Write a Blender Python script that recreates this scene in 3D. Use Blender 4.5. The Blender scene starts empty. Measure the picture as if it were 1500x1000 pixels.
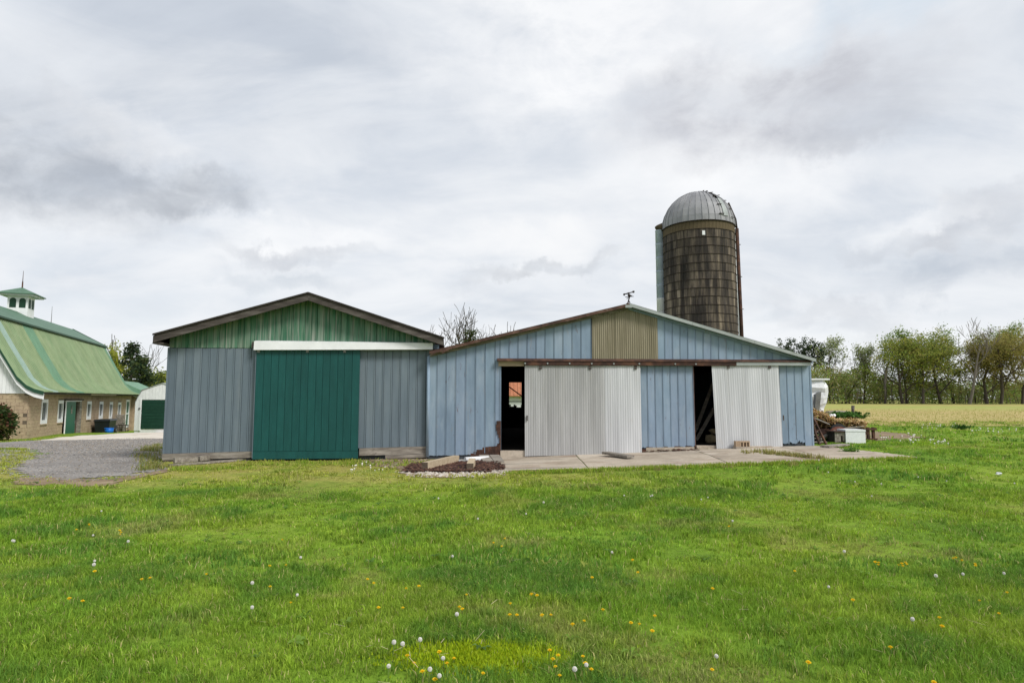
import bpy, math, random
import numpy as np
from mathutils import Vector, Matrix, noise as mnoise
R = math.radians
rnd = random.Random(7)
scene = bpy.context.scene
COL = scene.collection

# ------------------------------------------------------------------ camera, sky, sun, exposure
FPX, PITCH = 916.7, math.atan(84 / 916.7)
CAM = Vector((0, 0, 1.6))
cam = bpy.data.cameras.new('camera')
cam.sensor_width, cam.lens, cam.clip_end, cam.clip_start = 36, 22, 3000, 0.05
cam_o = bpy.data.objects.new('camera', cam)
cam_o.location = CAM
cam_o.rotation_euler = (R(90) + PITCH, 0, 0)
COL.objects.link(cam_o)
scene.camera = cam_o


def ray(px, py):
    a, b = (px - 750) / FPX, (500 - py) / FPX
    c, s = math.cos(PITCH), math.sin(PITCH)
    return Vector((a, c - s * b, s + c * b))


def at(px, py, Y):
    d = ray(px, py)
    return CAM + d * (Y / d.y)


SUN_EL, SUN_AZ = R(44), R(128)          # azimuth clockwise from +Y; behind the camera, to the right
sun = bpy.data.lights.new('sun', 'SUN')
sun.energy, sun.angle, sun.color = 2.6, R(16), (1.0, 0.965, 0.91)
sun_o = bpy.data.objects.new('sun', sun)
sd = Vector((math.sin(SUN_AZ) * math.cos(SUN_EL), math.cos(SUN_AZ) * math.cos(SUN_EL), math.sin(SUN_EL)))
sun_o.rotation_euler = sd.to_track_quat('Z', 'Y').to_euler()
sun_o.location = (0, 0, 60)
COL.objects.link(sun_o)

world = bpy.data.worlds.new('World')
scene.world = world
world.use_nodes = True
WT = world.node_tree
WT.nodes.clear()


class NT:
    """tiny helper to write node trees"""
    def __init__(s, tree): s.t = tree
    def n(s, typ, **kw):
        x = s.t.nodes.new(typ)
        for k, v in kw.items(): setattr(x, k, v)
        return x
    def put(s, sock, v):
        if hasattr(v, 'is_output'): s.t.links.new(v, sock)
        elif v is not None: sock.default_value = v
    def math(s, op, a, b=None, c=None, clamp=False):
        x = s.n('ShaderNodeMath', operation=op, use_clamp=clamp)
        for i, v in enumerate((a, b, c)):
            if v is not None: s.put(x.inputs[i], v)
        return x.outputs[0]
    def vmath(s, op, a, b=None, scale=None):
        x = s.n('ShaderNodeVectorMath', operation=op)
        s.put(x.inputs[0], a)
        if b is not None: s.put(x.inputs[1], b)
        if scale is not None: s.put(x.inputs['Scale'], scale)
        return x.outputs['Value'] if op in ('DOT_PRODUCT', 'LENGTH') else x.outputs[0]
    def noise(s, vec, scale, detail=4, rough=0.5, dist=0.0, col=False):
        x = s.n('ShaderNodeTexNoise')
        s.put(x.inputs['Vector'], vec)
        x.inputs['Scale'].default_value = scale
        x.inputs['Detail'].default_value = detail
        x.inputs['Roughness'].default_value = rough
        x.inputs['Distortion'].default_value = dist
        return x.outputs['Color'] if col else x.outputs[0]
    def ramp(s, fac, stops, interp='LINEAR'):
        x = s.n('ShaderNodeValToRGB')
        x.color_ramp.interpolation = interp
        el = x.color_ramp.elements
        while len(el) < len(stops): el.new(0.5)
        for e, (p, c) in zip(el, stops):
            e.position = p
            e.color = (c, c, c, 1) if isinstance(c, (int, float)) else (*c, 1)
        s.put(x.inputs[0], fac)
        return x.outputs[0]
    def mix(s, f, a, b, mode='MIX'):
        x = s.n('ShaderNodeMix', data_type='RGBA', blend_type=mode)
        s.put(x.inputs[0], f)
        s.put(x.inputs[6], (*a, 1) if isinstance(a, tuple) and len(a) == 3 else a)
        s.put(x.inputs[7], (*b, 1) if isinstance(b, tuple) and len(b) == 3 else b)
        return x.outputs[2]
    def mapping(s, vec, scale=(1, 1, 1), loc=(0, 0, 0), rot=(0, 0, 0)):
        x = s.n('ShaderNodeMapping')
        s.put(x.inputs[0], vec)
        x.inputs['Location'].default_value = loc
        x.inputs['Rotation'].default_value = rot
        x.inputs['Scale'].default_value = scale
        return x.outputs[0]


def build_sky():
    T = NT(WT)
    d = T.n('ShaderNodeTexCoord').outputs['Generated']
    sep = T.n('ShaderNodeSeparateXYZ'); T.put(sep.inputs[0], d)
    zc = T.math('ADD', T.math('MAXIMUM', sep.outputs[2], 0.0), 0.30)
    comb = T.n('ShaderNodeCombineXYZ')
    T.put(comb.inputs[0], T.math('DIVIDE', sep.outputs[0], zc))
    T.put(comb.inputs[1], T.math('DIVIDE', sep.outputs[1], zc))
    p = comb.outputs[0]
    n1 = T.noise(T.mapping(p, (1.3, 1.7, 1), (3.1, 1.7, 0)), 1.0, 10, 0.55, 0.4)
    n2 = T.noise(T.mapping(p, (1.0, 1.8, 1), (9.0, 4.0, 2)), 1.9, 8, 0.58, 0.6)
    base = T.ramp(n1, [(0.30, (0.50, 0.54, 0.60)), (0.44, (0.595, 0.632, 0.685)), (0.56, (0.69, 0.715, 0.75)), (0.70, (0.785, 0.795, 0.81))])
    base = T.mix(T.math('MULTIPLY', T.ramp(n2, [(0.42, 0.0), (0.70, 1.0)]), 0.5), base, (0.81, 0.818, 0.83))
    # pale band towards the horizon
    hz = T.ramp(sep.outputs[2], [(0.0, 1.0), (0.24, 0.0)])
    base = T.mix(T.math('MULTIPLY', hz, 0.75), base, (0.785, 0.80, 0.82))
    warp = T.vmath('SCALE', T.vmath('SUBTRACT', T.noise(d, 6.5, 9, 0.62, 0.0, True), (0.5, 0.5, 0.5)), scale=0.20)
    dw = T.vmath('ADD', d, warp)
    fine = T.noise(T.mapping(d, (1, 1, 1.8)), 9.0, 6, 0.6, 0.3)

    def patch(px, py, rx, ry, col, amt, soft=1.0):
        nonlocal base
        c = ray(px, py).normalized()
        right = c.cross(Vector((0, 0, 1))).normalized(); up = right.cross(c)
        k = 1.0 / FPX
        a = T.math('DIVIDE', T.vmath('DOT_PRODUCT', dw, tuple(right)), rx * k)
        b = T.math('DIVIDE', T.vmath('DOT_PRODUCT', dw, tuple(up)), ry * k)
        r = T.math('SQRT', T.math('ADD', T.math('MULTIPLY', a, a), T.math('MULTIPLY', b, b)))
        f = T.ramp(r, [(0.30, 1.0), (1.0, 0.0)], 'EASE')
        f = T.math('MULTIPLY', f, T.ramp(fine, [(0.34, 0.30), (0.60, 1.0)]))
        f = T.math('MULTIPLY', f, T.ramp(T.vmath('DOT_PRODUCT', d, tuple(c)), [(0.5, 0.0), (0.7, 1.0)]))
        base = T.mix(T.math('MULTIPLY', f, amt), base, col)
    W, G, D = (0.845, 0.848, 0.857), (0.50, 0.52, 0.56), (0.41, 0.435, 0.475)
    patch(880, 40, 340, 210, (0.84, 0.845, 0.855), 0.9)
    patch(1090, 250, 210, 90, W, 0.7)
    patch(1130, 150, 260, 100, (0.49, 0.50, 0.54), 0.95)
    patch(1240, 190, 130, 40, G, 0.6)
    patch(60, 235, 200, 100, D, 0.95)
    patch(235, 268, 120, 36, D, 0.9)
    patch(190, 190, 90, 40, W, 0.45)
    patch(430, 340, 150, 34, W, 0.7)
    patch(420, 368, 140, 22, G, 0.65)
    patch(420, 410, 150, 26, (0.52, 0.56, 0.61), 0.6)
    patch(790, 355, 170, 50, (0.80, 0.805, 0.815), 0.9)
    patch(800, 400, 150, 20, (0.54, 0.56, 0.59), 0.85)
    patch(1350, 325, 110, 26, W, 0.7)
    patch(1380, 352, 140, 26, G, 0.8)
    patch(1470, 300, 100, 34, (0.53, 0.55, 0.59), 0.7)
    patch(1450, 388, 150, 26, (0.47, 0.51, 0.57), 0.85)
    patch(1220, 445, 130, 24, (0.56, 0.58, 0.62), 0.6)
    patch(1260, 12, 160, 40, (0.54, 0.63, 0.72), 0.6)
    sky = T.n('ShaderNodeTexSky', sky_type='NISHITA', sun_disc=False)
    sky.sun_elevation, sky.sun_rotation = SUN_EL, SUN_AZ
    air = T.vmath('SCALE', sky.outputs[0], scale=0.10)
    cover = T.ramp(n2, [(0.25, 0.86), (0.55, 0.97)])
    col = T.mix(cover, air, base)
    bg = T.n('ShaderNodeBackground'); T.put(bg.inputs[0], col); bg.inputs[1].default_value = 1.0
    out = T.n('ShaderNodeOutputWorld'); WT.links.new(bg.outputs[0], out.inputs[0])


build_sky()
vs = scene.view_settings
vs.view_transform, vs.look, vs.gamma, vs.use_curve_mapping = 'Standard', 'None', 1.0, False
vs.exposure = 0.27
scene.display_settings.display_device = 'sRGB'
scene.render.engine = 'CYCLES'
scene.cycles.use_denoising = True
scene.cycles.max_bounces = 6
scene.cycles.transparent_max_bounces = 8


# ------------------------------------------------------------------ helpers: meshes, things, materials
class MB:
    def __init__(s): s.v, s.f, s.m = [], [], []
    def add(s, vs_, fs, mi=0):
        o = len(s.v); s.v += [tuple(p) for p in vs_]
        s.f += [tuple(i + o for i in f) for f in fs]; s.m += [mi] * len(fs); return s
    def box(s, x0, x1, y0, y1, z0, z1, mi=0):
        return s.add([(x0, y0, z0), (x1, y0, z0), (x1, y1, z0), (x0, y1, z0), (x0, y0, z1), (x1, y0, z1), (x1, y1, z1), (x0, y1, z1)],
                     [(0, 3, 2, 1), (4, 5, 6, 7), (0, 1, 5, 4), (1, 2, 6, 5), (2, 3, 7, 6), (3, 0, 4, 7)], mi)
    def hexa(s, p, mi=0):      # 8 points: bottom ring then top ring
        return s.add(p, [(0, 3, 2, 1), (4, 5, 6, 7), (0, 1, 5, 4), (1, 2, 6, 5), (2, 3, 7, 6), (3, 0, 4, 7)], mi)
    def prism(s, poly, off, mi=0):   # polygon (3-D points) swept by vector off
        n = len(poly); off = Vector(off)
        a = [Vector(p) for p in poly]; b = [p + off for p in a]
        return s.add(a + b, [tuple(range(n)), tuple(range(2 * n - 1, n - 1, -1))] + [(i, (i + 1) % n, n + (i + 1) % n, n + i)[::-1] for i in range(n)], mi)
    def tube(s, pts, rad, n=6, cap=True, mi=0):
        pts = [Vector(p) for p in pts]
        if isinstance(rad, (int, float)): rad = [rad] * len(pts)
        vs_, fs = [], []
        for i, p in enumerate(pts):
            t = (pts[min(i + 1, len(pts) - 1)] - pts[max(i - 1, 0)]).normalized()
            ref = Vector((0, 0, 1)) if abs(t.z) < 0.9 else Vector((1, 0, 0))
            a = t.cross(ref).normalized(); b = t.cross(a)
            for k in range(n):
                an = 2 * math.pi * k / n
                vs_.append(p + (a * math.cos(an) + b * math.sin(an)) * rad[i])
        for i in range(len(pts) - 1):
            for k in range(n):
                k2 = (k + 1) % n
                fs.append((i * n + k, i * n + k2, (i + 1) * n + k2, (i + 1) * n + k))
        if cap:
            fs.append(tuple(range(n))[::-1]); e = (len(pts) - 1) * n
            fs.append(tuple(range(e, e + n)))
        return s.add(vs_, fs, mi)
    def bar(s, a, b, w, h, up=(0, 0, 1), mi=0):
        a, b = Vector(a), Vector(b); t = (b - a).normalized(); up = Vector(up)
        if abs(t.dot(up)) > 0.97: up = Vector((1, 0, 0))
        r = t.cross(up).normalized() * (w / 2); u = r.cross(t).normalized() * (h / 2)
        return s.hexa([a - r - u, a + r - u, b + r - u, b - r - u, a - r + u, a + r + u, b + r + u, b - r + u], mi)
    def mesh(s, name, mats, smooth=False):
        me = bpy.data.meshes.new(name)
        me.from_pydata(s.v, [], s.f)
        for m in (mats if isinstance(mats, (list, tuple)) else [mats]): me.materials.append(m)
        me.polygons.foreach_set('material_index', s.m)
        if smooth: me.polygons.foreach_set('use_smooth', [len(f) == 4 for f in s.f])
        me.update(); return me
    def build(s, name, mats, parent=None, smooth=False):
        return link(name, s.mesh(name, mats, smooth), parent)


def link(name, data, parent=None):
    o = bpy.data.objects.new(name, data); COL.objects.link(o)
    if parent is not None: o.parent = parent
    return o


def tag(o, label=None, cat=None, group=None, kind=None):
    if label: o['label'] = label
    if cat: o['category'] = cat
    if group: o['group'] = group
    if kind: o['kind'] = kind
    return o


def thing(name, label, cat, loc=(0, 0, 0), rz=0.0, group=None):
    o = link(name, None); o.location = loc; o.rotation_euler = (0, 0, rz)
    return tag(o, label, cat, group)


def dup(root, loc=None, rz=None, label=None, group=None):
    def cp(o, par):
        c = o.copy(); COL.objects.link(c)
        if par is not None: c.parent = par
        for ch in [x for x in o.children]: cp(ch, c)
        return c
    c = cp(root, None)
    if loc is not None: c.location = loc
    if rz is not None: c.rotation_euler = (0, 0, rz)
    if label: c['label'] = label
    if group: c['group'] = group
    return c


def bigmesh(name, verts, faces4=None, faces3=None, mats=(), col=None, smooth=False):
    """numpy arrays straight to a mesh"""
    me = bpy.data.meshes.new(name)
    n4 = 0 if faces4 is None else len(faces4); n3 = 0 if faces3 is None else len(faces3)
    me.vertices.add(len(verts)); me.vertices.foreach_set('co', np.asarray(verts, np.float32).ravel())
    loops = np.concatenate([np.asarray(f, np.int32).ravel() for f in (faces4, faces3) if f is not None and len(f)])
    me.loops.add(len(loops)); me.loops.foreach_set('vertex_index', loops)
    tot = np.concatenate([np.full(n4, 4, np.int32), np.full(n3, 3, np.int32)])
    st = np.concatenate([[0], np.cumsum(tot)[:-1]]).astype(np.int32)
    me.polygons.add(len(tot)); me.polygons.foreach_set('loop_start', st)
    try: me.polygons.foreach_set('loop_total', tot)
    except Exception: pass
    if col is not None:
        a = me.color_attributes.new('tint', 'FLOAT_COLOR', 'POINT')
        c4 = np.ones((len(verts), 4), np.float32); c4[:, :3] = col
        a.data.foreach_set('color', c4.ravel())
    for m in mats: me.materials.append(m)
    if smooth: me.polygons.foreach_set('use_smooth', np.ones(len(tot), bool))
    me.update(calc_edges=True); me.validate()
    return me


def new_mat(name):
    m = bpy.data.materials.new(name); m.use_nodes = True
    m.node_tree.nodes.clear()
    T = NT(m.node_tree)
    b = T.n('ShaderNodeBsdfPrincipled'); o = T.n('ShaderNodeOutputMaterial')
    m.node_tree.links.new(b.outputs[0], o.inputs[0])
    return m, T, b, o


def surf(name, stops, scale=(1, 1, 1), ns=2.0, rough=0.7, metal=0.0, bump=0.0, bscale=30.0, var=0.0, grain=0.12, gscale=(20, 20, 20), extra=None, world_pos=False, spec=0.3, detail=6, var_hue=0.0):
    """weathered surface: noise ramp, finer grain, a random shift for each object, optional patches on top"""
    m, T, b, o = new_mat(name)
    tc = T.n('ShaderNodeTexCoord').outputs['Object']
    if world_pos: tc = T.n('ShaderNodeNewGeometry').outputs['Position']
    oi = T.n('ShaderNodeObjectInfo')
    v = tc
    if var:      # shift the pattern too
        v = T.vmath('ADD', tc, T.vmath('SCALE', (7.3, 3.1, 5.7), scale=T.math('MULTIPLY', oi.outputs['Random'], 9.0)))
    nz = T.noise(T.mapping(v, scale), ns, detail, 0.6, 0.2)
    col = T.ramp(nz, stops)
    g = T.noise(T.mapping(v, gscale), 1.0, 3, 0.6)
    col = T.mix(1.0, col, T.ramp(g, [(0.25, 1 - grain), (0.75, 1 + grain)]), 'MULTIPLY')
    if var or var_hue:
        h = T.n('ShaderNodeHueSaturation')
        T.put(h.inputs['Value'], T.math('ADD', T.math('MULTIPLY', oi.outputs['Random'], 2 * var), 1 - var))
        if var_hue:
            T.put(h.inputs['Hue'], T.math('ADD', T.math('MULTIPLY', T.math('FRACT', T.math('MULTIPLY', oi.outputs['Random'], 7.77)), 2 * var_hue), 0.5 - var_hue))
        T.put(h.inputs['Color'], col); col = h.outputs[0]
    for e in (extra or []):      # (colour, scale, noise scale, lo, hi, amount)
        c2, sc, n2, lo, hi, am = e
        k = T.ramp(T.noise(T.mapping(v, sc, (3.7, 1.3, 8.1)), n2, 6, 0.65, 0.4), [(lo, 0.0), (hi, 1.0)])
        col = T.mix(T.math('MULTIPLY', k, am), col, c2)
    T.put(b.inputs['Base Color'], col)
    b.inputs['Roughness'].default_value = rough
    b.inputs['Metallic'].default_value = metal
    b.inputs['Specular IOR Level'].default_value = spec
    if bump:
        bn = T.n('ShaderNodeBump'); bn.inputs['Strength'].default_value = bump; bn.inputs['Distance'].default_value = 0.02
        T.put(bn.inputs['Height'], T.noise(T.mapping(v, scale), bscale, 5, 0.6)); T.put(b.inputs['Normal'], bn.outputs[0])
    return m


def sc(c, k): return tuple(x * k for x in c)


RUST = (0.105, 0.042, 0.022)
MT = {}
MT['blue'] = surf('blue_paint', [(0.28, (0.165, 0.230, 0.310)), (0.5, (0.212, 0.285, 0.375)), (0.72, (0.27, 0.335, 0.415))], (1.2, 1.2, 0.45), 1.6, 0.55, 0, 0.35, 3.0, 0.07, 0.09, (9, 9, 1.2),
                  [((0.36, 0.42, 0.48), (2.2, 2.2, 0.7), 1.3, 0.56, 0.78, 0.5), ((0.14, 0.15, 0.15), (12, 12, 0.6), 1.0, 0.62, 0.80, 0.45), (RUST, (5, 5, 1.2), 2.2, 0.64, 0.72, 0.8), ((0.30, 0.25, 0.18), (4, 4, 0.6), 1.5, 0.60, 0.74, 0.45)], spec=0.35, var_hue=0.006)
MT['slate'] = surf('slate_blue_paint', [(0.3, (0.105, 0.138, 0.168)), (0.5, (0.128, 0.165, 0.197)), (0.72, (0.158, 0.195, 0.225))], (1.4, 1.4, 0.3), 1.6, 0.6, 0, 0.30, 3.0, 0.05, 0.08, (9, 9, 0.8),
                   [((0.10, 0.11, 0.11), (14, 14, 0.5), 1.0, 0.60, 0.8, 0.4), ((0.27, 0.29, 0.30), (4, 4, 0.3), 1.3, 0.6, 0.8, 0.4), (RUST, (5, 5, 1.0), 2.4, 0.68, 0.75, 0.6)], spec=0.3)
MT['backing'] = surf('dark_blue_sheathing', [(0.3, (0.035, 0.042, 0.05)), (0.7, (0.06, 0.07, 0.08))], rough=0.85)
MT['seam'] = surf('rib_paint', [(0.3, (0.10, 0.14, 0.19)), (0.7, (0.17, 0.23, 0.30))], (2, 2, 0.4), 2, 0.6)
MT['gable'] = surf('worn_green_boards', [(0.28, (0.030, 0.105, 0.062)), (0.42, (0.042, 0.145, 0.083)), (0.54, (0.085, 0.18, 0.12)), (0.68, (0.20, 0.24, 0.20))], (6, 6, 0.5), 1.5, 0.75, 0, 0.12, 12, 0.14, 0.2, (40, 40, 1.2),
                   [((0.30, 0.33, 0.28), (14, 14, 0.40), 1.1, 0.46, 0.70, 0.85)])
MT['door_green'] = surf('teal_green_paint', [(0.3, (0.005, 0.058, 0.055)), (0.7, (0.008, 0.079, 0.074))], (2, 2, 0.7), 1.5, 0.5, 0, 0.25, 4, 0.05, 0.1, (14, 14, 1.5),
                        [((0.022, 0.105, 0.098), (6, 6, 1), 1.4, 0.6, 0.8, 0.35)], spec=0.3)
MT['white'] = surf('white_paint', [(0.3, (0.68, 0.69, 0.70)), (0.7, (0.78, 0.79, 0.80))], (1, 1, 1), 2, 0.6, 0, 0, 0, 0.02, 0.04, (6, 6, 6))
MT['wsheet'] = surf('white_corrugated', [(0.3, (0.41, 0.42, 0.437)), (0.5, (0.485, 0.496, 0.515)), (0.7, (0.57, 0.58, 0.60))], (3.0, 3.0, 0.22), 1.5, 0.55, 0, 0.03, 12, 0.055, 0.10, (16, 16, 0.35),
                    [((0.34, 0.33, 0.31), (9, 9, 0.3), 1.2, 0.55, 0.80, 0.55), ((0.42, 0.36, 0.27), (2.5, 2.5, 1.2), 1.6, 0.62, 0.80, 0.35)], spec=0.35)
MT['wsheet_grey'] = surf('grey_corrugated', [(0.3, (0.28, 0.282, 0.284)), (0.5, (0.345, 0.347, 0.35)), (0.7, (0.42, 0.422, 0.425))], (3.0, 3.0, 0.22), 1.5, 0.55, 0, 0.03, 12, 0.07, 0.12, (16, 16, 0.35),
                    [((0.24, 0.235, 0.22), (9, 9, 0.3), 1.2, 0.52, 0.76, 0.6), ((0.38, 0.33, 0.25), (2.5, 2.5, 1.2), 1.6, 0.62, 0.80, 0.35)], spec=0.35)
MT['olive'] = surf('aged_fibreglass', [(0.3, (0.185, 0.163, 0.105)), (0.5, (0.235, 0.208, 0.142)), (0.75, (0.30, 0.268, 0.195))], (3, 3, 0.4), 1.5, 0.6, 0, 0.03, 12, 0.05, 0.16, (26, 26, 0.6),
                   [((0.13, 0.105, 0.065), (10, 10, 0.5), 1.2, 0.55, 0.75, 0.5)])
MT['rust'] = surf('rusted_steel', [(0.3, (0.026, 0.016, 0.013)), (0.5, (0.058, 0.029, 0.021)), (0.72, (0.14, 0.066, 0.038))], (1.5, 1.5, 1.5), 2.4, 0.85, 0, 0.15, 20, 0.1, 0.2, (9, 9, 9))
MT['rust_edge'] = surf('rusted_roof_edge', [(0.3, (0.035, 0.022, 0.018)), (0.46, (0.075, 0.040, 0.030)), (0.58, (0.12, 0.068, 0.050)), (0.70, (0.22, 0.18, 0.155))], (1.2, 2, 2), 1.8, 0.85, 0, 0.1, 20, 0.08, 0.2, (7, 9, 9))
MT['zinc'] = surf('galvanised_trim', [(0.3, (0.27, 0.295, 0.285)), (0.7, (0.37, 0.395, 0.385))], (0.6, 2, 2), 2, 0.45, 0.25, 0.02, 20, 0.03, 0.1, (4, 9, 9), [((0.20, 0.19, 0.15), (1, 3, 3), 2, 0.6, 0.75, 0.5)])
MT['fascia'] = surf('weathered_dark_fascia', [(0.3, (0.040, 0.033, 0.030)), (0.5, (0.072, 0.060, 0.053)), (0.7, (0.135, 0.12, 0.108))], (0.7, 4, 4), 2.6, 0.85, 0, 0.2, 12, 0.1, 0.25, (2, 30, 30))
MT['greywood'] = surf('grey_weathered_wood', [(0.3, (0.12, 0.10, 0.085)), (0.5, (0.225, 0.20, 0.17)), (0.7, (0.34, 0.31, 0.27))], (0.8, 6, 6), 2.2, 0.88, 0, 0.25, 12, 0.12, 0.25, (3, 40, 40),
                      [((0.07, 0.055, 0.045), (1.5, 2, 2), 2, 0.58, 0.72, 0.6)])
MT['palewood'] = surf('pale_sawn_wood', [(0.3, (0.33, 0.26, 0.175)), (0.7, (0.47, 0.385, 0.275))], (2, 6, 6), 2, 0.8, 0, 0.1, 12, 0.08, 0.2, (4, 40, 40))
MT['endgrain'] = surf('dark_end_grain', [(0.3, (0.08, 0.06, 0.045)), (0.7, (0.15, 0.115, 0.085))], (8, 8, 8), 2, 0.9)
MT['darkin'] = surf('dark_old_timber_and_shade', [(0.3, (0.02, 0.017, 0.014)), (0.7, (0.05, 0.042, 0.035))], (1, 5, 5), 2, 0.9)
MT['concrete'] = surf('old_concrete', [(0.3, (0.30, 0.25, 0.195)), (0.5, (0.405, 0.345, 0.275)), (0.7, (0.48, 0.42, 0.345))], (1, 1, 1), 0.9, 0.85, 0, 0.15, 22, 0.03, 0.14, (16, 16, 16),
                      [((0.22, 0.145, 0.10), (0.6, 1.4, 1), 1.2, 0.52, 0.66, 0.7), ((0.17, 0.155, 0.14), (0.4, 2.2, 1), 1.3, 0.53, 0.64, 0.65), ((0.12, 0.11, 0.09), (3, 3, 3), 2.2, 0.66, 0.74, 0.6)], world_pos=True)
MT['palecon'] = surf('pale_concrete', [(0.3, (0.50, 0.45, 0.38)), (0.7, (0.62, 0.57, 0.50))], (1, 1, 1), 0.8, 0.9, 0, 0.1, 22, 0, 0.1, (6, 6, 6), [((0.38, 0.30, 0.22), (0.4, 0.4, 1), 1.2, 0.55, 0.7, 0.6)], world_pos=True)
MT['block'] = surf('tan_concrete_block', [(0.3, (0.29, 0.215, 0.14)), (0.5, (0.385, 0.295, 0.195)), (0.72, (0.465, 0.365, 0.25))], (2, 2, 2), 1.2, 0.9, 0, 0.2, 30, 0.05, 0.15, (25, 25, 25), [((0.19, 0.145, 0.095), (1.2, 1.2, 0.8), 1.2, 0.58, 0.72, 0.3)], var_hue=0.008)
MT['mortar'] = surf('mortar', [(0.3, (0.10, 0.078, 0.055)), (0.7, (0.15, 0.118, 0.085))], rough=0.95)
MT['roof_light'] = surf('faded_green_roof', [(0.3, (0.175, 0.250, 0.128)), (0.5, (0.22, 0.295, 0.158)), (0.7, (0.265, 0.325, 0.19))], (1, 1, 0.3), 1.4, 0.5, 0, 0, 0, 0.07, 0.06, (8, 8, 0.4), [((0.27, 0.295, 0.14), (4, 4, 0.5), 1.5, 0.58, 0.76, 0.25)], var_hue=0.01)
MT['roof_teal'] = surf('teal_roof_sheet', [(0.3, (0.115, 0.235, 0.145)), (0.7, (0.155, 0.28, 0.185))], (1, 1, 0.3), 1.6, 0.5, 0, 0, 0, 0.06, 0.1, (8, 8, 0.4), [((0.24, 0.31, 0.29), (5, 5, 0.3), 1.3, 0.6, 0.75, 0.5)])
MT['roof_pale'] = surf('pale_roof_lap', [(0.3, (0.25, 0.36, 0.30)), (0.7, (0.34, 0.43, 0.40))], (1, 1, 0.3), 1.6, 0.5)
MT['roof_dark'] = surf('dull_green_roof', [(0.3, (0.070, 0.140, 0.092)), (0.7, (0.098, 0.18, 0.122))], (1, 1, 1), 1.2, 0.55, 0, 0, 0, 0.05, 0.1, (6, 6, 6))
MT['trim_green'] = surf('dark_green_trim', [(0.3, (0.012, 0.050, 0.028)), (0.7, (0.02, 0.07, 0.04))], rough=0.5)
MT['door2'] = surf('green_door_paint', [(0.3, (0.010, 0.085, 0.050)), (0.7, (0.018, 0.115, 0.066))], (2, 2, 1), 1.5, 0.5, 0, 0, 0, 0.03, 0.08)
MT['garage'] = surf('dark_green_panel', [(0.3, (0.008, 0.038, 0.026)), (0.7, (0.014, 0.055, 0.036))], (2, 2, 2), 1.5, 0.5, 0, 0, 0, 0.06, 0.06)
MT['glass'] = surf('window_glass', [(0.3, (0.025, 0.040, 0.045)), (0.7, (0.05, 0.075, 0.075))], rough=0.08, spec=0.6)
MT['black'] = surf('black_plastic', [(0.3, (0.008, 0.011, 0.013)), (0.7, (0.014, 0.018, 0.02))], rough=0.45)
MT['tubblue'] = surf('blue_plastic', [(0.3, (0.01, 0.13, 0.52)), (0.7, (0.014, 0.16, 0.60))], rough=0.4)
MT['rubber'] = surf('grey_rubber', [(0.3, (0.02, 0.02, 0.02)), (0.7, (0.04, 0.04, 0.04))], rough=0.8)
MT['steel'] = surf('dull_grey_steel', [(0.3, (0.15, 0.15, 0.15)), (0.7, (0.25, 0.25, 0.245))], rough=0.5, metal=0.4)
MT['dome'] = surf('grey_dome_metal', [(0.3, (0.19, 0.192, 0.205)), (0.5, (0.245, 0.247, 0.26)), (0.7, (0.30, 0.30, 0.308))], (1, 1, 0.5), 1.2, 0.55, 0.15, 0, 0, 0.04, 0.08, (5, 5, 1), [((0.14, 0.12, 0.10), (3, 3, 0.5), 1.5, 0.6, 0.75, 0.4)])
MT['stave'] = surf('stained_silo_stave', [(0.34, (0.018, 0.016, 0.0145)), (0.46, (0.046, 0.038, 0.032)), (0.56, (0.100, 0.080, 0.061)), (0.68, (0.215, 0.176, 0.132))], (2.6, 2.6, 0.30), 1.0, 0.9, 0, 0.2, 20, 0.0, 0.3, (10, 10, 1.0),
                    [((0.020, 0.016, 0.014), (2.6, 2.6, 0.18), 1.0, 0.50, 0.68, 0.75), ((0.27, 0.21, 0.145), (6.0, 6.0, 0.35), 1.0, 0.56, 0.72, 0.6)])
MT['stave_top'] = surf('mossy_top_stave', [(0.3, (0.055, 0.043, 0.024)), (0.7, (0.115, 0.086, 0.048))], (2, 2, 0.6), 1.5, 0.9, 0, 0.2, 20, 0, 0.2, (8, 8, 2))
MT['hoop'] = surf('iron_hoop', [(0.3, (0.018, 0.012, 0.010)), (0.7, (0.035, 0.024, 0.018))], rough=0.85)
MT['chute'] = surf('blue_grey_chute', [(0.3, (0.36, 0.43, 0.53)), (0.7, (0.50, 0.57, 0.66))], (2, 2, 2), 1.5, 0.5, 0.1, 0, 0, 0.06, 0.1)
MT['soil'] = surf('bare_soil', [(0.3, (0.13, 0.09, 0.055)), (0.5, (0.22, 0.16, 0.10)), (0.75, (0.33, 0.26, 0.17))], (1, 1, 1), 1.6, 0.95, 0, 0.3, 20, 0, 0.2, (14, 14, 14), world_pos=True)
MT['bark'] = surf('tree_bark', [(0.3, (0.045, 0.037, 0.03)), (0.7, (0.10, 0.085, 0.068))], (4, 4, 1), 2, 0.95)
MT['palebark'] = surf('pale_bark', [(0.3, (0.13, 0.115, 0.105)), (0.7, (0.21, 0.19, 0.175))], (4, 4, 1), 2, 0.95)
MT['tarp'] = surf('white_plastic_wrap', [(0.3, (0.52, 0.53, 0.55)), (0.5, (0.68, 0.69, 0.71)), (0.7, (0.78, 0.79, 0.80))], (1.5, 1.5, 1.5), 1.6, 0.4, 0, 0.5, 4, 0, 0.06, (5, 5, 5), [((0.33, 0.30, 0.27), (1.5, 1.5, 1), 1.5, 0.58, 0.74, 0.6)])
MT['appliance'] = surf('white_enamel', [(0.3, (0.70, 0.71, 0.73)), (0.7, (0.78, 0.79, 0.81))], rough=0.4)
MT['brickred'] = surf('orange_brick', [(0.3, (0.22, 0.10, 0.06)), (0.7, (0.38, 0.21, 0.13))], (8, 8, 8), 2, 0.9, var=0.1)
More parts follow.
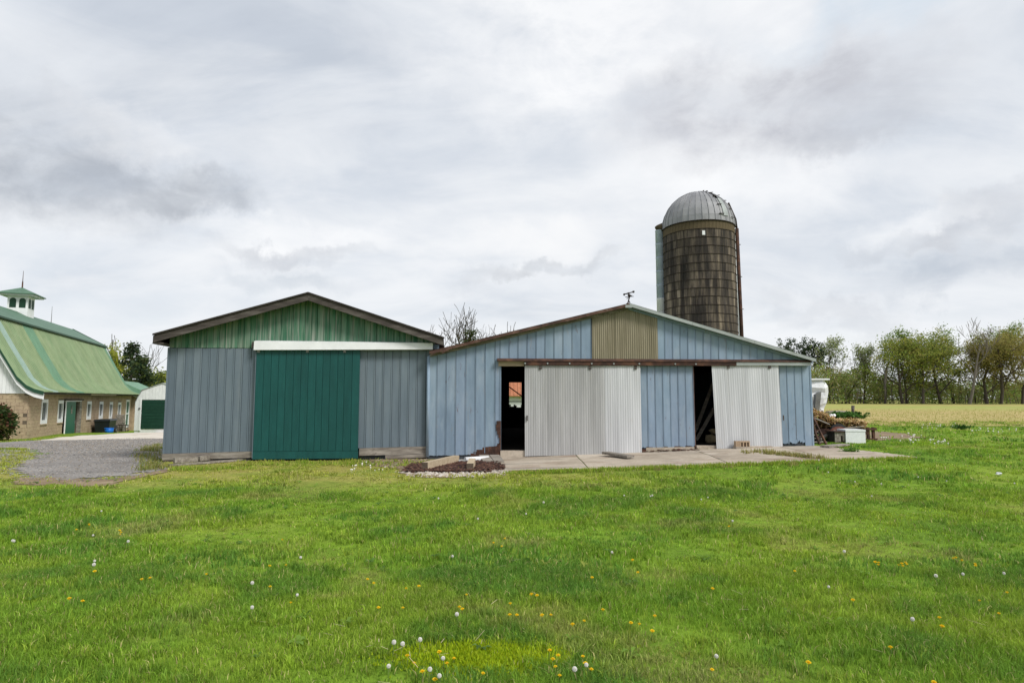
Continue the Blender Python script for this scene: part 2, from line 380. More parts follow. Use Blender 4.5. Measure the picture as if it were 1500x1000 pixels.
MT['rustroof'] = surf('orange_rusty_roof', [(0.3, (0.30, 0.10, 0.045)), (0.7, (0.44, 0.19, 0.10))], (2, 2, 0.4), 2, 0.8)
MT['petal'] = surf('dandelion_yellow', [(0.3, (0.74, 0.50, 0.006)), (0.7, (0.86, 0.64, 0.015))], (40, 40, 40), 2, 0.7, grain=0.2, gscale=(300, 300, 300))
MT['stem'] = surf('flower_stem', [(0.3, (0.10, 0.16, 0.04)), (0.7, (0.17, 0.20, 0.07))], rough=0.7)
MT['fluff'] = surf('seed_fluff', [(0.3, (0.62, 0.60, 0.55)), (0.7, (0.82, 0.80, 0.75))], (80, 80, 80), 2, 0.9)
MT['cream'] = surf('cream_sack', [(0.3, (0.22, 0.18, 0.10)), (0.7, (0.32, 0.26, 0.16))], (4, 4, 4), 2, 0.9)


def leafmat(name, mul=1.0, trans=0.35, var=0.12):
    m, T, b, o = new_mat(name)
    at_ = T.n('ShaderNodeAttribute', attribute_name='tint')
    oi = T.n('ShaderNodeObjectInfo')
    h = T.n('ShaderNodeHueSaturation')
    T.put(h.inputs['Value'], T.math('ADD', T.math('MULTIPLY', oi.outputs['Random'], 2 * var), mul - var))
    T.put(h.inputs['Color'], at_.outputs['Color'])
    T.put(b.inputs['Base Color'], h.outputs[0])
    b.inputs['Roughness'].default_value = 0.6; b.inputs['Specular IOR Level'].default_value = 0.18
    tr = T.n('ShaderNodeBsdfTranslucent'); T.put(tr.inputs[0], h.outputs[0])
    mx = T.n('ShaderNodeMixShader'); mx.inputs[0].default_value = trans
    m.node_tree.links.new(b.outputs[0], mx.inputs[1]); m.node_tree.links.new(tr.outputs[0], mx.inputs[2])
    m.node_tree.links.new(mx.outputs[0], o.inputs[0])
    return m


MT['leaf'] = leafmat('foliage', 1.5, 0.45)
MT['blade'] = leafmat('grass_blades', 1.0, 0.45, 0.0)
MT['chip'] = leafmat('loose_chips', 1.0, 0.0, 0.0)

# ------------------------------------------------------------------ terrain
RG = np.random.default_rng(11)
_perm = RG.random((256, 256))


def vnoise(x, y, seed=0):
    x = np.asarray(x, float) + seed * 17.31; y = np.asarray(y, float) + seed * 9.77
    xi, yi = np.floor(x).astype(int), np.floor(y).astype(int)
    fx, fy = x - xi, y - yi
    fx, fy = fx * fx * (3 - 2 * fx), fy * fy * (3 - 2 * fy)
    g = lambda i, j: _perm[i & 255, j & 255]
    return (g(xi, yi) * (1 - fx) + g(xi + 1, yi) * fx) * (1 - fy) + (g(xi, yi + 1) * (1 - fx) + g(xi + 1, yi + 1) * fx) * fy


def fbm(x, y, seed=0, o=4):
    s, a, t = 0, 1.0, 0
    for k in range(o):
        s = s + a * vnoise(np.asarray(x) * 2 ** k, np.asarray(y) * 2 ** k, seed + k); t += a; a *= 0.55
    return s / t


def ss(v, a, b):
    t = np.clip((np.asarray(v, float) - a) / (b - a), 0, 1); return t * t * (3 - 2 * t)


def H(x, y):
    x = np.asarray(x, float); y = np.asarray(y, float)
    h = 0.30 * ss(x, -2, 8) * ss(y, 9, 17) + 0.30 * ss(x, 4, 30) * ss(y, 30, 150)
    h = h - 0.6 * ss(y, 17, 35) * ss(-x, 6, 14) - 0.7 * ss(y, 38, 58) * ss(-x, 10, 22)
    near = 1 - ss(np.hypot(x, y), 25, 45)
    return h + (fbm(x * 0.5, y * 0.5, 3, 3) - 0.5) * 0.07 * near


def gnd(px, py, dz=0.0):
    d = ray(px, py); t = 5.0
    for _ in range(60):
        p = CAM + d * t
        e = p.z - float(H(p.x, p.y)) - dz
        t += e / max(-d.z, 0.004) * 0.7
        t = min(max(t, 1.0), 400)
    p = CAM + d * t
    return Vector((p.x, p.y, float(H(p.x, p.y)) + dz))


def spread(a, b, step, grow, lim):
    c = list(np.arange(a, b + 1e-6, step)); s = step
    while c[-1] < lim: s *= grow; c.append(c[-1] + s)
    s = step; lo = -lim if a < 0 and a > -lim else a
    return c


xs = spread(0, 34, 0.5, 1.25, 900); xs = [-v for v in xs[:0:-1]] + xs
ys = spread(-6, 46, 0.5, 1.2, 1400); ys = [-500, -200, -80, -30, -14] + ys
GX, GY = np.meshgrid(np.array(xs), np.array(ys))
GV = np.stack([GX, GY, H(GX, GY)], -1).reshape(-1, 3)
nx_, ny_ = len(xs), len(ys)
ii = (np.arange(ny_ - 1)[:, None] * nx_ + np.arange(nx_ - 1)[None, :]).ravel()
GF = np.stack([ii, ii + 1, ii + 1 + nx_, ii + nx_], -1)


def ground_mat():
    m, T, b, o = new_mat('turf_soil')
    pos = T.n('ShaderNodeNewGeometry').outputs['Position']
    a = T.noise(pos, 0.45, 5, 0.6); c = T.noise(pos, 6.0, 5, 0.7)
    col = T.ramp(a, [(0.3, (0.10, 0.18, 0.018)), (0.5, (0.15, 0.245, 0.022)), (0.7, (0.22, 0.275, 0.04))])
    sp = T.n('ShaderNodeSeparateXYZ'); T.put(sp.inputs[0], pos)
    wy = T.ramp(T.math('DIVIDE', sp.outputs[1], 40.0), [(0.26, 0.0), (0.33, 1.0), (0.42, 1.0), (0.46, 0.0)]); wx = T.ramp(T.math('DIVIDE', T.math('ADD', sp.outputs[0], 20.0), 40.0), [(0.5, 1.0), (0.60, 0.0)])
    wm = T.math('MULTIPLY', T.math('MULTIPLY', wy, wx), T.ramp(T.noise(pos, 0.9, 5, 0.6), [(0.35, 0.2), (0.6, 0.9)]))
    col = T.mix(wm, col, (0.32, 0.28, 0.085))
    col = T.mix(1.0, col, T.ramp(c, [(0.3, 0.6), (0.7, 1.25)]), 'MULTIPLY')
    T.put(b.inputs['Base Color'], col); b.inputs['Roughness'].default_value = 0.95; b.inputs['Specular IOR Level'].default_value = 0.1
    return m


g = link('ground', bigmesh('ground', GV, GF, None, [ground_mat()], None, True)); tag(g, kind='structure')


def inpoly(x, y, poly):
    x = np.asarray(x); y = np.asarray(y); c = np.zeros(x.shape, bool); n = len(poly)
    for i in range(n):
        x1, y1 = poly[i][0], poly[i][1]; x2, y2 = poly[(i + 1) % n][0], poly[(i + 1) % n][1]
        if y1 == y2: continue
        k = ((y1 > y) != (y2 > y)) & (x < (x2 - x1) * (y - y1) / (y2 - y1) + x1)
        c ^= k
    return c


def sheet(name, poly, dz, mat, step=0.4, jitter=0.0, kind='structure'):
    """flush sheet draped on the terrain, cut to a polygon with a ragged edge"""
    P = [(p[0], p[1]) for p in poly]
    x0, x1 = min(p[0] for p in P), max(p[0] for p in P); y0, y1 = min(p[1] for p in P), max(p[1] for p in P)
    X, Y = np.meshgrid(np.arange(x0 - step, x1 + step, step), np.arange(y0 - step, y1 + step, step))
    JX = X + (vnoise(X * 0.9, Y * 0.9, 40) - 0.5) * jitter; JY = Y + (vnoise(X * 0.9, Y * 0.9, 50) - 0.5) * jitter
    ny, nx = X.shape
    V = np.stack([X, Y, H(X, Y) + dz], -1).reshape(-1, 3)
    ii = (np.arange(ny - 1)[:, None] * nx + np.arange(nx - 1)[None, :]).ravel()
    F = np.stack([ii, ii + 1, ii + 1 + nx, ii + nx], -1)
    cx = (JX[:-1, :-1] + step / 2).ravel(); cy = (JY[:-1, :-1] + step / 2).ravel()
    F = F[inpoly(cx, cy, P)]
    used = np.unique(F); rm = np.zeros(len(V), int); rm[used] = np.arange(len(used))
    o = link(name, bigmesh(name, V[used], rm[F], None, [mat], None, True)); tag(o, kind=kind)
    return o


# the open field beyond the lawn
def field_mat():
    m, T, b, o = new_mat('dry_field')
    pos = T.n('ShaderNodeNewGeometry').outputs['Position']
    sp = T.n('ShaderNodeSeparateXYZ'); T.put(sp.inputs[0], pos)
    a = T.noise(T.mapping(pos, (0.012, 0.06, 1)), 1.0, 6, 0.6)
    col = T.ramp(a, [(0.30, (0.30, 0.25, 0.10)), (0.45, (0.355, 0.32, 0.115)), (0.58, (0.32, 0.34, 0.105)), (0.72, (0.24, 0.30, 0.08))])
    k = T.ramp(T.math('DIVIDE', sp.outputs[1], 200.0), [(0.15, 0.0), (0.19, 1.0), (0.26, 1.0), (0.36, 0.0)])
    col = T.mix(T.math('MULTIPLY', k, T.ramp(T.noise(T.mapping(pos, (0.05, 0.2, 1)), 1.0, 5, 0.6), [(0.35, 0.2), (0.6, 0.9)])), col, (0.46, 0.335, 0.17))
    col = T.mix(1.0, col, T.ramp(T.noise(T.mapping(pos, (0.4, 1.0, 1)), 1.5, 6, 0.7), [(0.3, 0.78), (0.7, 1.18)]), 'MULTIPLY')
    T.put(b.inputs['Base Color'], col); b.inputs['Roughness'].default_value = 1.0; b.inputs['Specular IOR Level'].default_value = 0.05
    return m


FIELD = [(12, 33), (16, 31), (24, 29), (34, 28), (60, 28), (200, 30), (320, 60), (420, 420), (-120, 420), (-40, 120), (4, 60)]
sheet('field', FIELD, 0.02, field_mat(), 1.0, 2.5)
MT['gravel'] = surf('grey_gravel', [(0.3, (0.165, 0.152, 0.14)), (0.5, (0.225, 0.21, 0.196)), (0.7, (0.285, 0.267, 0.25))], (0.5, 0.9, 1), 1.0, 0.95, 0, 0.5, 60, 0, 0.35, (26, 26, 26),
                    [((0.13, 0.125, 0.12), (0.5, 0.9, 1), 1.3, 0.56, 0.68, 0.5), ((0.27, 0.22, 0.14), (0.4, 0.8, 1), 1.4, 0.60, 0.72, 0.4)], world_pos=True)


def PG(*pts): return [gnd(*p) for p in pts]


GRAVEL = PG((-120, 652), (-10, 648), (60, 645), (130, 643), (200, 641), (258, 641), (262, 660), (240, 672), (238, 688), (205, 697), (120, 703), (40, 697), (0, 693), (15, 685), (48, 672), (45, 660), (20, 656), (-120, 662))
sheet('gravel_drive', GRAVEL, 0.012, MT['gravel'], 0.3, 0.9)
APRON = PG((60, 645), (110, 638), (150, 636.5), (196, 634), (262, 633), (262, 642), (130, 644))
sheet('concrete_lane', APRON, 0.018, MT['palecon'], 0.3, 0.5)


# ------------------------------------------------------------------ facade frames: pixel -> wall coordinates
class Face:
    def __init__(s, pa, Ya, pb, Yb, z0):
        a, b = at(pa, 600, Ya), at(pb, 600, Yb)
        s.o = Vector((a.x, a.y, z0)); s.d = Vector((b.x - a.x, b.y - a.y, 0)); s.len = s.d.length; s.d.normalize()
        s.rz = math.atan2(s.d.y, s.d.x); s.n = Vector((-s.d.y, s.d.x, 0))
    def uz(s, px, py, v=0.0):
        d = ray(px, py); t = ((s.o + s.n * v) - CAM).dot(s.n) / d.dot(s.n)
        p = CAM + d * t - s.o
        return p.dot(s.d), p.z
    def u(s, px, py=560): return s.uz(px, py)[0]
    def w(s, u, v, z=0.0): return s.o + s.d * u + s.n * v + Vector((0, 0, z))


def lin(x, x0, y0, x1, y1): return y0 + (y1 - y0) * (x - x0) / (x1 - x0)


def panel(name, parent, mat, u0, u1, zb, zt, v=-0.02, th=0.016, gap=0.004, rib=0.0, ribmat=None, ragged=0.0):
    """one siding panel: plate with its own edges, clipped by zb(u) below and zt(u) above, with a raised rib on its right edge"""
    m = MB(); n = 3 if ragged else 1
    j = rnd.uniform(-0.003, 0.003)
    us = [u0 + gap + (u1 - u0 - 2 * gap) * k / n for k in range(n + 1)]
    for k in range(n):
        a, b = us[k], us[k + 1]
        za = zb(a) + (rnd.uniform(0, ragged) if ragged else 0); zc = zb(b) + (rnd.uniform(0, ragged) if ragged else 0)
        m.hexa([(a, v + j, za), (b, v + j, zc), (b, v + th + j, zc), (a, v + th + j, za), (a, v + j, zt(a)), (b, v + j, zt(b)), (b, v + th + j, zt(b)), (a, v + th + j, zt(a))])
    if rib:
        a, b = u1 - gap - rib, u1 - gap
        zl = max(zb(a), zb(b)) + ragged
        m.hexa([(a, v + j - 0.014, zl), (b, v + j - 0.014, zl), (b, v + j - 0.0005, zl), (a, v + j - 0.0005, zl), (a + .004, v + j - 0.014, zt(a)), (b - .004, v + j - 0.014, zt(b)), (b, v + j - 0.0005, zt(b)), (a, v + j - 0.0005, zt(a))], 0)
    return m.build(name, mat, parent)


def corr(name, parent, mat, u0, u1, zb, zt, v, pitch=0.065, amp=0.009, tilt=0.0):
    """corrugated sheet with thickness"""
    n = max(4, int((u1 - u0) / pitch * 6)); m = MB(); vs_, fs = [], []
    for k in range(n + 1):
        u = u0 + (u1 - u0) * k / n
        d = v + amp * math.sin((u - u0) / pitch * 2 * math.pi)
        b, t = zb(u), zt(u)
        vs_ += [(u, d, b), (u + tilt, d, t), (u, d + .004, b), (u + tilt, d + .004, t)]
    for k in range(n):
        a, c = k * 4, k * 4 + 4
        fs += [(a, c, c + 1, a + 1), (a + 2, a + 3, c + 3, c + 2)]
    m.add(vs_, fs)
    return m.build(name, mat, parent, True)


# ------------------------------------------------------------------ green-gabled shed
FS = Face(244, 16.2, 634, 16.9, 0.0)
shed = thing('pole_shed', 'slate blue shed with a worn green gable and a wide teal sliding door', 'shed', FS.o, FS.rz)
uL, uR = FS.u(246), FS.u(636)
zj_l = FS.uz(247, 509)[1]; zj_r = FS.uz(630, 512)[1]          # joint between blue siding and green gable
pk_u, pk_z = FS.uz(452, 431, -.38); el = FS.uz(226, 492, -.38); er = FS.uz(650, 497, -.38)
def roofz(u): return lin(u, el[0], el[1], pk_u, pk_z) if u < pk_u else lin(u, pk_u, pk_z, er[0], er[1])
def zj(u): return lin(u, uL, zj_l, uR, zj_r)
zs_l, zs_r = FS.uz(244, 664)[1], FS.uz(625, 653)[1]
def zskirt(u): return lin(u, uL, zs_l, uR, zs_r)
SD = 13.0
b = MB()
def gz(u): return float(H(*(FS.w(u, 0).xy)))
poly = [(uL, 0.03, -0.3), (uR, 0.03, -0.3), (uR, 0.03, roofz(uR) - 0.12), (pk_u, 0.03, roofz(pk_u) - 0.12), (uL, 0.03, roofz(uL) - 0.12)]
b.prism(poly, (0, 0.08, 0)); b.build('front_frame', MT['backing'], shed)
b = MB(); b.box(uL - 0.02, uL + 0.06, 0.12, SD, -0.6, roofz(uL) - 0.15); b.build('side_wall', MT['slate'], shed)
b = MB(); b.box(uR - 0.06, uR + 0.02, 0.12, SD, -0.3, roofz(uR) - 0.15); b.build('side_wall', MT['slate'], shed)
b = MB(); b.prism([(p[0], SD, p[2]) for p in poly], (0, 0.08, 0)); b.build('back_wall', MT['slate'], shed)
du0, du1 = FS.u(375, 590), FS.u(527, 590)
def flat(z): return lambda u: z
n = 11
for k in range(n):
    a, c = lin(k, 0, uL, n, du0 + 0.05), lin(k + 1, 0, uL, n, du0 + 0.05)
    panel('siding_panel', shed, MT['slate'], a, c, zskirt, lambda u: zj(u) - 0.01, rib=0.03)
n = 9
for k in range(n):
    a, c = lin(k, 0, du1 - 0.05, n, uR), lin(k + 1, 0, du1 - 0.05, n, uR)
    panel('siding_panel', shed, MT['slate'], a, c, zskirt, lambda u: zj(u) - 0.01, rib=0.03)
b = MB(); b.box(uL - 0.03, uL + 0.015, -0.045, 0.12, zskirt(uL), zj(uL)); b.build('corner_trim', MT['slate'], shed)
# gable boards
n = 44; w_ = (uR - uL) / n
for k in range(n):
    a = uL + k * w_; mid = a + w_ / 2
    zt = lambda u: roofz(u) - 0.05
    if zt(mid) > zj(mid) + 0.06:
        panel('gable_board', shed, MT['gable'], a, a + w_, lambda u: zj(u) + rnd.uniform(-0.004, 0.006), zt, v=-0.03 - 0.004 * (k % 2), th=0.02, gap=0.004, rib=0.022 if k % 2 else 0.0)
# skirt boards
for (a, c, top, bot) in ((uL - 0.03, du0 - 0.02, None, 0.16), (du1 + 0.02, uR - 0.02, None, 0.19)):
    m = MB(); z0 = zskirt(a) - 0.004; z1 = zskirt(c) - 0.004
    m.hexa([(a, -0.055, z0 - bot), (c, -0.055, z1 - bot), (c, 0.01, z1 - bot), (a, 0.01, z0 - bot), (a, -0.05, z0), (c, -0.05, z1), (c, 0.01, z1), (a, 0.01, z0)])
    m.build('skirt_board', MT['greywood'], shed)
m = MB(); a, c = du1 + 0.7, uR - 0.03
m.hexa([(a, -0.09, zskirt(a) - .29), (c, -0.09, zskirt(c) - .29), (c, -0.06, zskirt(c) - .29), (a, -0.06, zskirt(a) - .29), (a, -0.09, zskirt(a) - .2), (c, -0.09, zskirt(c) - .2), (c, -0.06, zskirt(c) - .2), (a, -0.06, zskirt(a) - .2)])
m.build('skirt_board', MT['greywood'], shed)
m = MB(); a, c = uL, du0 - 0.05
m.box(a, c, -0.045, 0.0, zskirt(a) - .34, zskirt(a) - .175); m.build('sill_beam', MT['fascia'], shed)
# sliding door with planks
dz0, dz1 = FS.uz(450, 671)[1], FS.uz(450, 513)[1]
dr = MB(); dr.box(du0 + 0.02, du1 - 0.02, -0.095, -0.062, dz0 + 0.02, dz1); door = dr.build('sliding_door', MT['door_green'], shed)
bz = dz0 + 0.20
edges = [0, .075, .145, .215, .285, .36, .43, .50, .575, .64, .71, .785, .85, .925, 1.0]
for a, c in zip(edges, edges[1:]):
    a, c = lin(a, 0, du0, 1, du1), lin(c, 0, du0, 1, du1)
    panel('plank', door, MT['door_green'], a, c, flat(bz), flat(dz1), v=-0.125, th=0.028, gap=0.004)
m = MB(); m.box(du0, du1, -0.13, -0.098, dz0, bz - 0.008); m.build('bottom_rail', MT['door_green'], door)
m = MB(); m.box(du0 - 0.018, du0 - 0.002, -0.128, -0.06, dz0 + .02, dz1); m.build('edge_strip', MT['slate'], door)
for px in (381, 452, 506):
    u, z = FS.uz(px, 514); m = MB(); m.box(u - .035, u + .035, -0.14, -0.127, z - .05, z + .02); m.build('hanger_plate', MT['steel'], door)
# white header covering the track
h0, h1 = FS.uz(372, 506, -0.2), FS.uz(634, 507, -0.2)
m = MB(); t_ = 0.115
m.hexa([(h0[0], -0.22, h0[1] - t_), (h1[0], -0.22, h1[1] - t_ + .03), (h1[0], -0.04, h1[1] - t_ + .03), (h0[0], -0.04, h0[1] - t_), (h0[0], -0.20, h0[1] + t_), (h1[0], -0.20, h1[1] + t_ - .03), (h1[0], -0.04, h1[1] + t_ + .0), (h0[0], -0.04, h0[1] + t_ + .03)])
m.build('track_cover', MT['white'], shed)
m = MB(); m.box(h0[0] - 0.07, h0[0] - 0.004, -0.16, -0.04, h0[1] - 0.05, h0[1] + 0.1); m.build('track_bracket', MT['fascia'], shed)
m = MB(); m.box(h1[0] + 0.01, uR + 0.12, -0.1, -0.04, h1[1] - 0.06, h1[1] + 0.05); m.build('eave_block', MT['seam'], shed)
# roof: sheets with ribs, rake boards, soffit
OV = -0.38
for side, (ea, eb) in enumerate(((el, (pk_u, pk_z)), ((pk_u, pk_z), er))):
    m = MB()
    k = 0.04
    m.hexa([(ea[0], OV, ea[1]), (eb[0], OV, eb[1]), (eb[0], SD + .3, eb[1]), (ea[0], SD + .3, ea[1]), (ea[0], OV, ea[1] + k), (eb[0], OV, eb[1] + k), (eb[0], SD + .3, eb[1] + k), (ea[0], SD + .3, ea[1] + k)])
    m.build('roof', MT['fascia'], shed)
    m = MB(); hh = 0.165
    m.hexa([(ea[0], OV - .035, ea[1] - hh), (eb[0], OV - .035, eb[1] - hh), (eb[0], OV - .003, eb[1] - hh), (ea[0], OV - .003, ea[1] - hh), (ea[0], OV - .035, ea[1] + .01), (eb[0], OV - .035, eb[1] + .01), (eb[0], OV - .003, eb[1] + .01), (ea[0], OV - .003, ea[1] + .01)])
    m.build('rake_board', MT['fascia'], shed)
    m = MB(); d0 = -.02 if side == 0 else 0; d1 = 0.02 if side else 0
    m.hexa([(ea[0] + d0, OV - .07, ea[1] + .012), (eb[0] + d1, OV - .07, eb[1] + .012), (eb[0] + d1, OV + .2, eb[1] + .045), (ea[0] + d0, OV + .2, ea[1] + .045), (ea[0] + d0, OV - .07, ea[1] + .055), (eb[0] + d1, OV - .07, eb[1] + .055), (eb[0] + d1, OV + .2, eb[1] + .06), (ea[0] + d0, OV + .2, ea[1] + .06)])
    m.build('drip_edge', MT['darkin'], shed)
m = MB(); m.box(el[0], uL, OV, SD, el[1] - .2, el[1] - .16); m.build('soffit', MT['fascia'], shed)
m = MB(); m.box(el[0] - .03, el[0] - .004, OV, SD, el[1] - .2, el[1] + .01); m.build('eave_board', MT['fascia'], shed)

# ------------------------------------------------------------------ blue metal barn
FB = Face(626, 16.75, 1190, 17.35, 0.0)
barn = thing('blue_barn', 'faded blue metal barn with two pale corrugated sliding doors standing ajar', 'barn', FB.o, FB.rz)
P = FB.uz
bL, bR = FB.u(627, 600), FB.u(1188, 600)
bpk = P(922, 446, -.22); bel = P(629, 516, -.22); ber = P(1195, 527, -.22)
def brz(u): return lin(u, bel[0], bel[1], bpk[0], bpk[1]) if u < bpk[0] else lin(u, bpk[0], bpk[1], ber[0], ber[1])
zhd_l, zhd_r = P(730, 528)[1], P(1185, 530)[1]
def zhead(u): return lin(u, P(730, 528)[0], zhd_l, P(1185, 530)[0], zhd_r)
zb_l, zb_r = P(627, 669)[1], P(1190, 655)[1]
def zbase(u): return lin(u, bL, zb_l, bR, zb_r)
BD = 13.5
# carcass: side walls, back wall with a window hole, floor, posts and rafters
o1a, o1b = FB.u(732, 600), FB.u(769, 600)          # first doorway
o1e = FB.u(940, 600)
o2a, o2b = FB.u(1016, 600), FB.u(1145, 600)
m = MB()
for (a, c) in ((bL, o1a), (o1e - .1, o2a), (o2b - .02, bR)):
    m.prism([(a, 0.01, zbase(a) - .3), (c, 0.01, zbase(c) - .3), (c, 0.01, zhead(c)), (a, 0.01, min(zhead(a), brz(a) - .1))], (0, 0.07, 0))
m.prism([(bL, 0.01, brz(bL) - .1), (o1a, 0.01, zhead(o1a) + .003), (bR, 0.01, zhead(bR) + .003), (bR, 0.01, brz(bR) - .1), (bpk[0], 0.01, bpk[1] - .1)], (0, 0.07, 0))
m.build('front_frame', MT['backing'], barn)
m = MB(); m.box(bL, bL + .06, 0.09, BD, -.3, brz(bL) - .047); m.build('side_wall', MT['blue'], barn)
m = MB(); m.box(bR - .06, bR, 0.09, BD, -.2, brz(bR) - .047); m.build('side_wall', MT['blue'], barn)
wa, wz0 = P(746, 597, BD); wb, wz1 = P(764, 560, BD)
m = MB(); top = lambda u: brz(u) - .05
for (a, c) in ((bL, wa), (wb, bpk[0]), (bpk[0], bR)):
    m.prism([(a, BD, -.3), (c, BD, -.3), (c, BD, top(c)), (a, BD, top(a))], (0, .08, 0))
m.box(wa, wb, BD, BD + .08, -.3, wz0); m.prism([(wa, BD, wz1), (wb, BD, wz1), (wb, BD, top(wb)), (wa, BD, top(wa))], (0, .08, 0))
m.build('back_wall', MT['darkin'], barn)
m = MB(); m.bar((wa, BD - .03, wz0 + (wz1 - wz0) * .82), (wb + .1, BD - .03, wz0 + (wz1 - wz0) * .40), .05, .05); m.bar((wa, BD - .02, wz0 + .3), (wb, BD - .02, wz0 + .3), .04, .04)
for q in range(9): m.box(wa + q * .07, wa + q * .07 + .075, BD - .05, BD - .01, wz0 - .1, wz0 + rnd.uniform(.0, .16))
m.build('window_bars', MT['darkin'], barn)
m = MB(); m.hexa([(bL + .07, 0.09, -.3), (bR - .07, 0.09, -.2), (bR - .07, BD - .01, -.2), (bL + .07, BD - .01, -.3), (bL + .07, 0.09, zb_l + .10), (bR - .07, 0.09, zb_r + .06), (bR - .07, BD - .01, zb_r + .06), (bL + .07, BD - .01, zb_l + .10)])
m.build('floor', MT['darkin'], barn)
for u in (o1b + 1.9, o1e + .6, o2b - .3):
    for v in (3.5, 7.0, 10.5):
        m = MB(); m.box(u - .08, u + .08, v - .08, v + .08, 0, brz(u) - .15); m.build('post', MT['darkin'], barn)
# siding panels
pan = []
ed = [627, 640.5, 654, 668, 682.6, 697, 711, 725.5, 733]
def bottom_left(u):
    return zbase(u) + 0.02 + (0.30 * max(0, (u - FB.u(700)) / (FB.u(732) - FB.u(700))) ** 2.2 if u > FB.u(700) else 0.0)
for a, c in zip(ed, ed[1:]):
    ua, uc = FB.u(a), FB.u(c)
    panel('siding_panel', barn, MT['blue'], ua, uc, bottom_left, lambda u: brz(u) - .06, rib=0.016, ragged=0.02)
q = [733 + 13.15 * k for k in range(11)]; q[-1] = 866
for a, c in zip(q, q[1:]):
    panel('siding_panel', barn, MT['blue'], FB.u(a, 490), FB.u(c, 490), lambda u: zhead(u) + .005, lambda u: brz(u) - .06, rib=0.014)
n = 20
for k in range(n):
    a, c = 963 + k * 11.22, 963 + (k + 1) * 11.22
    if k == n - 1: c = 1189
    panel('siding_panel', barn, MT['blue'], FB.u(a, 510), FB.u(c, 510), lambda u: zhead(u) + .005, lambda u: brz(u) - .05, rib=0.014)
for k in range(7):
    a, c = 938 + k * 11.2, 938 + (k + 1) * 11.2
    panel('siding_panel', barn, MT['blue'], FB.u(a, 600), FB.u(c, 600), lambda u: zbase(u) + .08, zhead, rib=0.014, ragged=0.05)
for k in range(4):
    a, c = 1143 + k * 11.3, 1143 + (k + 1) * 11.3
    panel('siding_panel', barn, MT['blue'], FB.u(a, 600), FB.u(c, 600), (lambda u: zbase(u) + .10) if k < 3 else (lambda u: zbase(u)), zhead, rib=0.014, ragged=0.14 if k in (1, 2) else 0.04)
m = MB(); m.box(bR - .02, bR + .035, -.03, .08, zbase(bR) - .02, brz(bR) - .1); m.build('corner_trim', MT['blue'], barn)
m = MB(); m.tube([(bL - .0, -.0, zbase(bL)), (bL - .0, -.0, brz(bL) - .08)], .045, 8); m.build('corner_trim', MT['blue'], barn, True)
# olive fibreglass sheets in the peak
for a, c in ((867, 900), (900, 931), (931, 963)):
    corr('fibreglass_sheet', barn, MT['olive'], FB.u(a, 490), FB.u(c, 490), lambda u: zhead(u) + .005, lambda u: brz(u) - .06, -.03, 0.058, 0.010)
# rusted bottom sills
for a, c, zt in ((690, 733, .10), (938, 1017, .10)):
    m = MB(); ua, uc = FB.u(a), FB.u(c); nn = 10
    for k in range(nn):
        p0, p1 = lin(k, 0, ua, nn, uc), lin(k + 1, 0, ua, nn, uc)
        m.box(p0, p1 - .002, -.03 + rnd.uniform(-.01, .012), .008, zbase(p0) - .05, zbase(p0) + zt + rnd.uniform(-.04, .03) + (0.22 * k / nn if a == 690 else 0))
    m.build('rusted_sill', MT['rust'], barn)
ua = FB.u(732.5)
m = MB(); m.box(ua - .005, ua + .03, -.03, .07, zbase(ua), zhead(ua) - .05); m.build('door_jamb', MT['seam'], barn)
m = MB()
for k in range(9): m.box(ua - .06 + .05 * math.sin(k * .7), ua + .022, -.044 - .004 * (k % 3), -.031, zbase(ua) + .1 + k * .09, zbase(ua) + .1 + k * .09 + .088)
m.build('rust_tear', MT['rust'], barn)
m = MB(); u2 = FB.u(1015.5); m.box(u2 - .02, u2 + .015, -.032, .07, zbase(u2), zhead(u2) - .05); m.build('door_jamb', MT['rust'], barn)
# door header: rusty track tube and hood
z_t = 0.13
u0_, u1_ = P(728, 530)[0], P(1075, 532)[0]; ue = P(1184, 532)[0]
m = MB(); m.hexa([(u0_, -.19, zhead(u0_) - .02), (ue, -.19, zhead(ue) - .02), (ue, -.02, zhead(ue) - .02), (u0_, -.02, zhead(u0_) - .02), (u0_, -.15, zhead(u0_) + .03), (ue, -.15, zhead(ue) + .03), (ue, -.02, zhead(ue) + .06), (u0_, -.02, zhead(u0_) + .06)])
m.build('track_hood', MT['rust'], barn)
m = MB(); a = P(768, 532)[0]; m.box(a, u1_, -.17, -.085, zhead(a) - z_t, zhead(a) - .022); m.build('door_track', MT['rust'], barn)
m = MB(); m.box(u1_ + .004, ue - .03, -.17, -.085, zhead(ue) - z_t + .02, zhead(ue) - .022); m.build('door_track', MT['zinc'], barn)
m = MB(); m.box(u0_ + .04, a - .004, -.06, .06, zhead(a) - .15, zhead(a) - .022); m.build('lintel', MT['palewood'], barn)
for px in (768.5, 801, 833, 865, 897, 934, 986, 1016):
    uu = P(px, 532)[0]; m = MB(); m.tube([(uu, -.172, zhead(uu) - .08), (uu, -.19, zhead(uu) - .08)], .022, 8); m.build('track_bolt', MT['zinc'], barn)
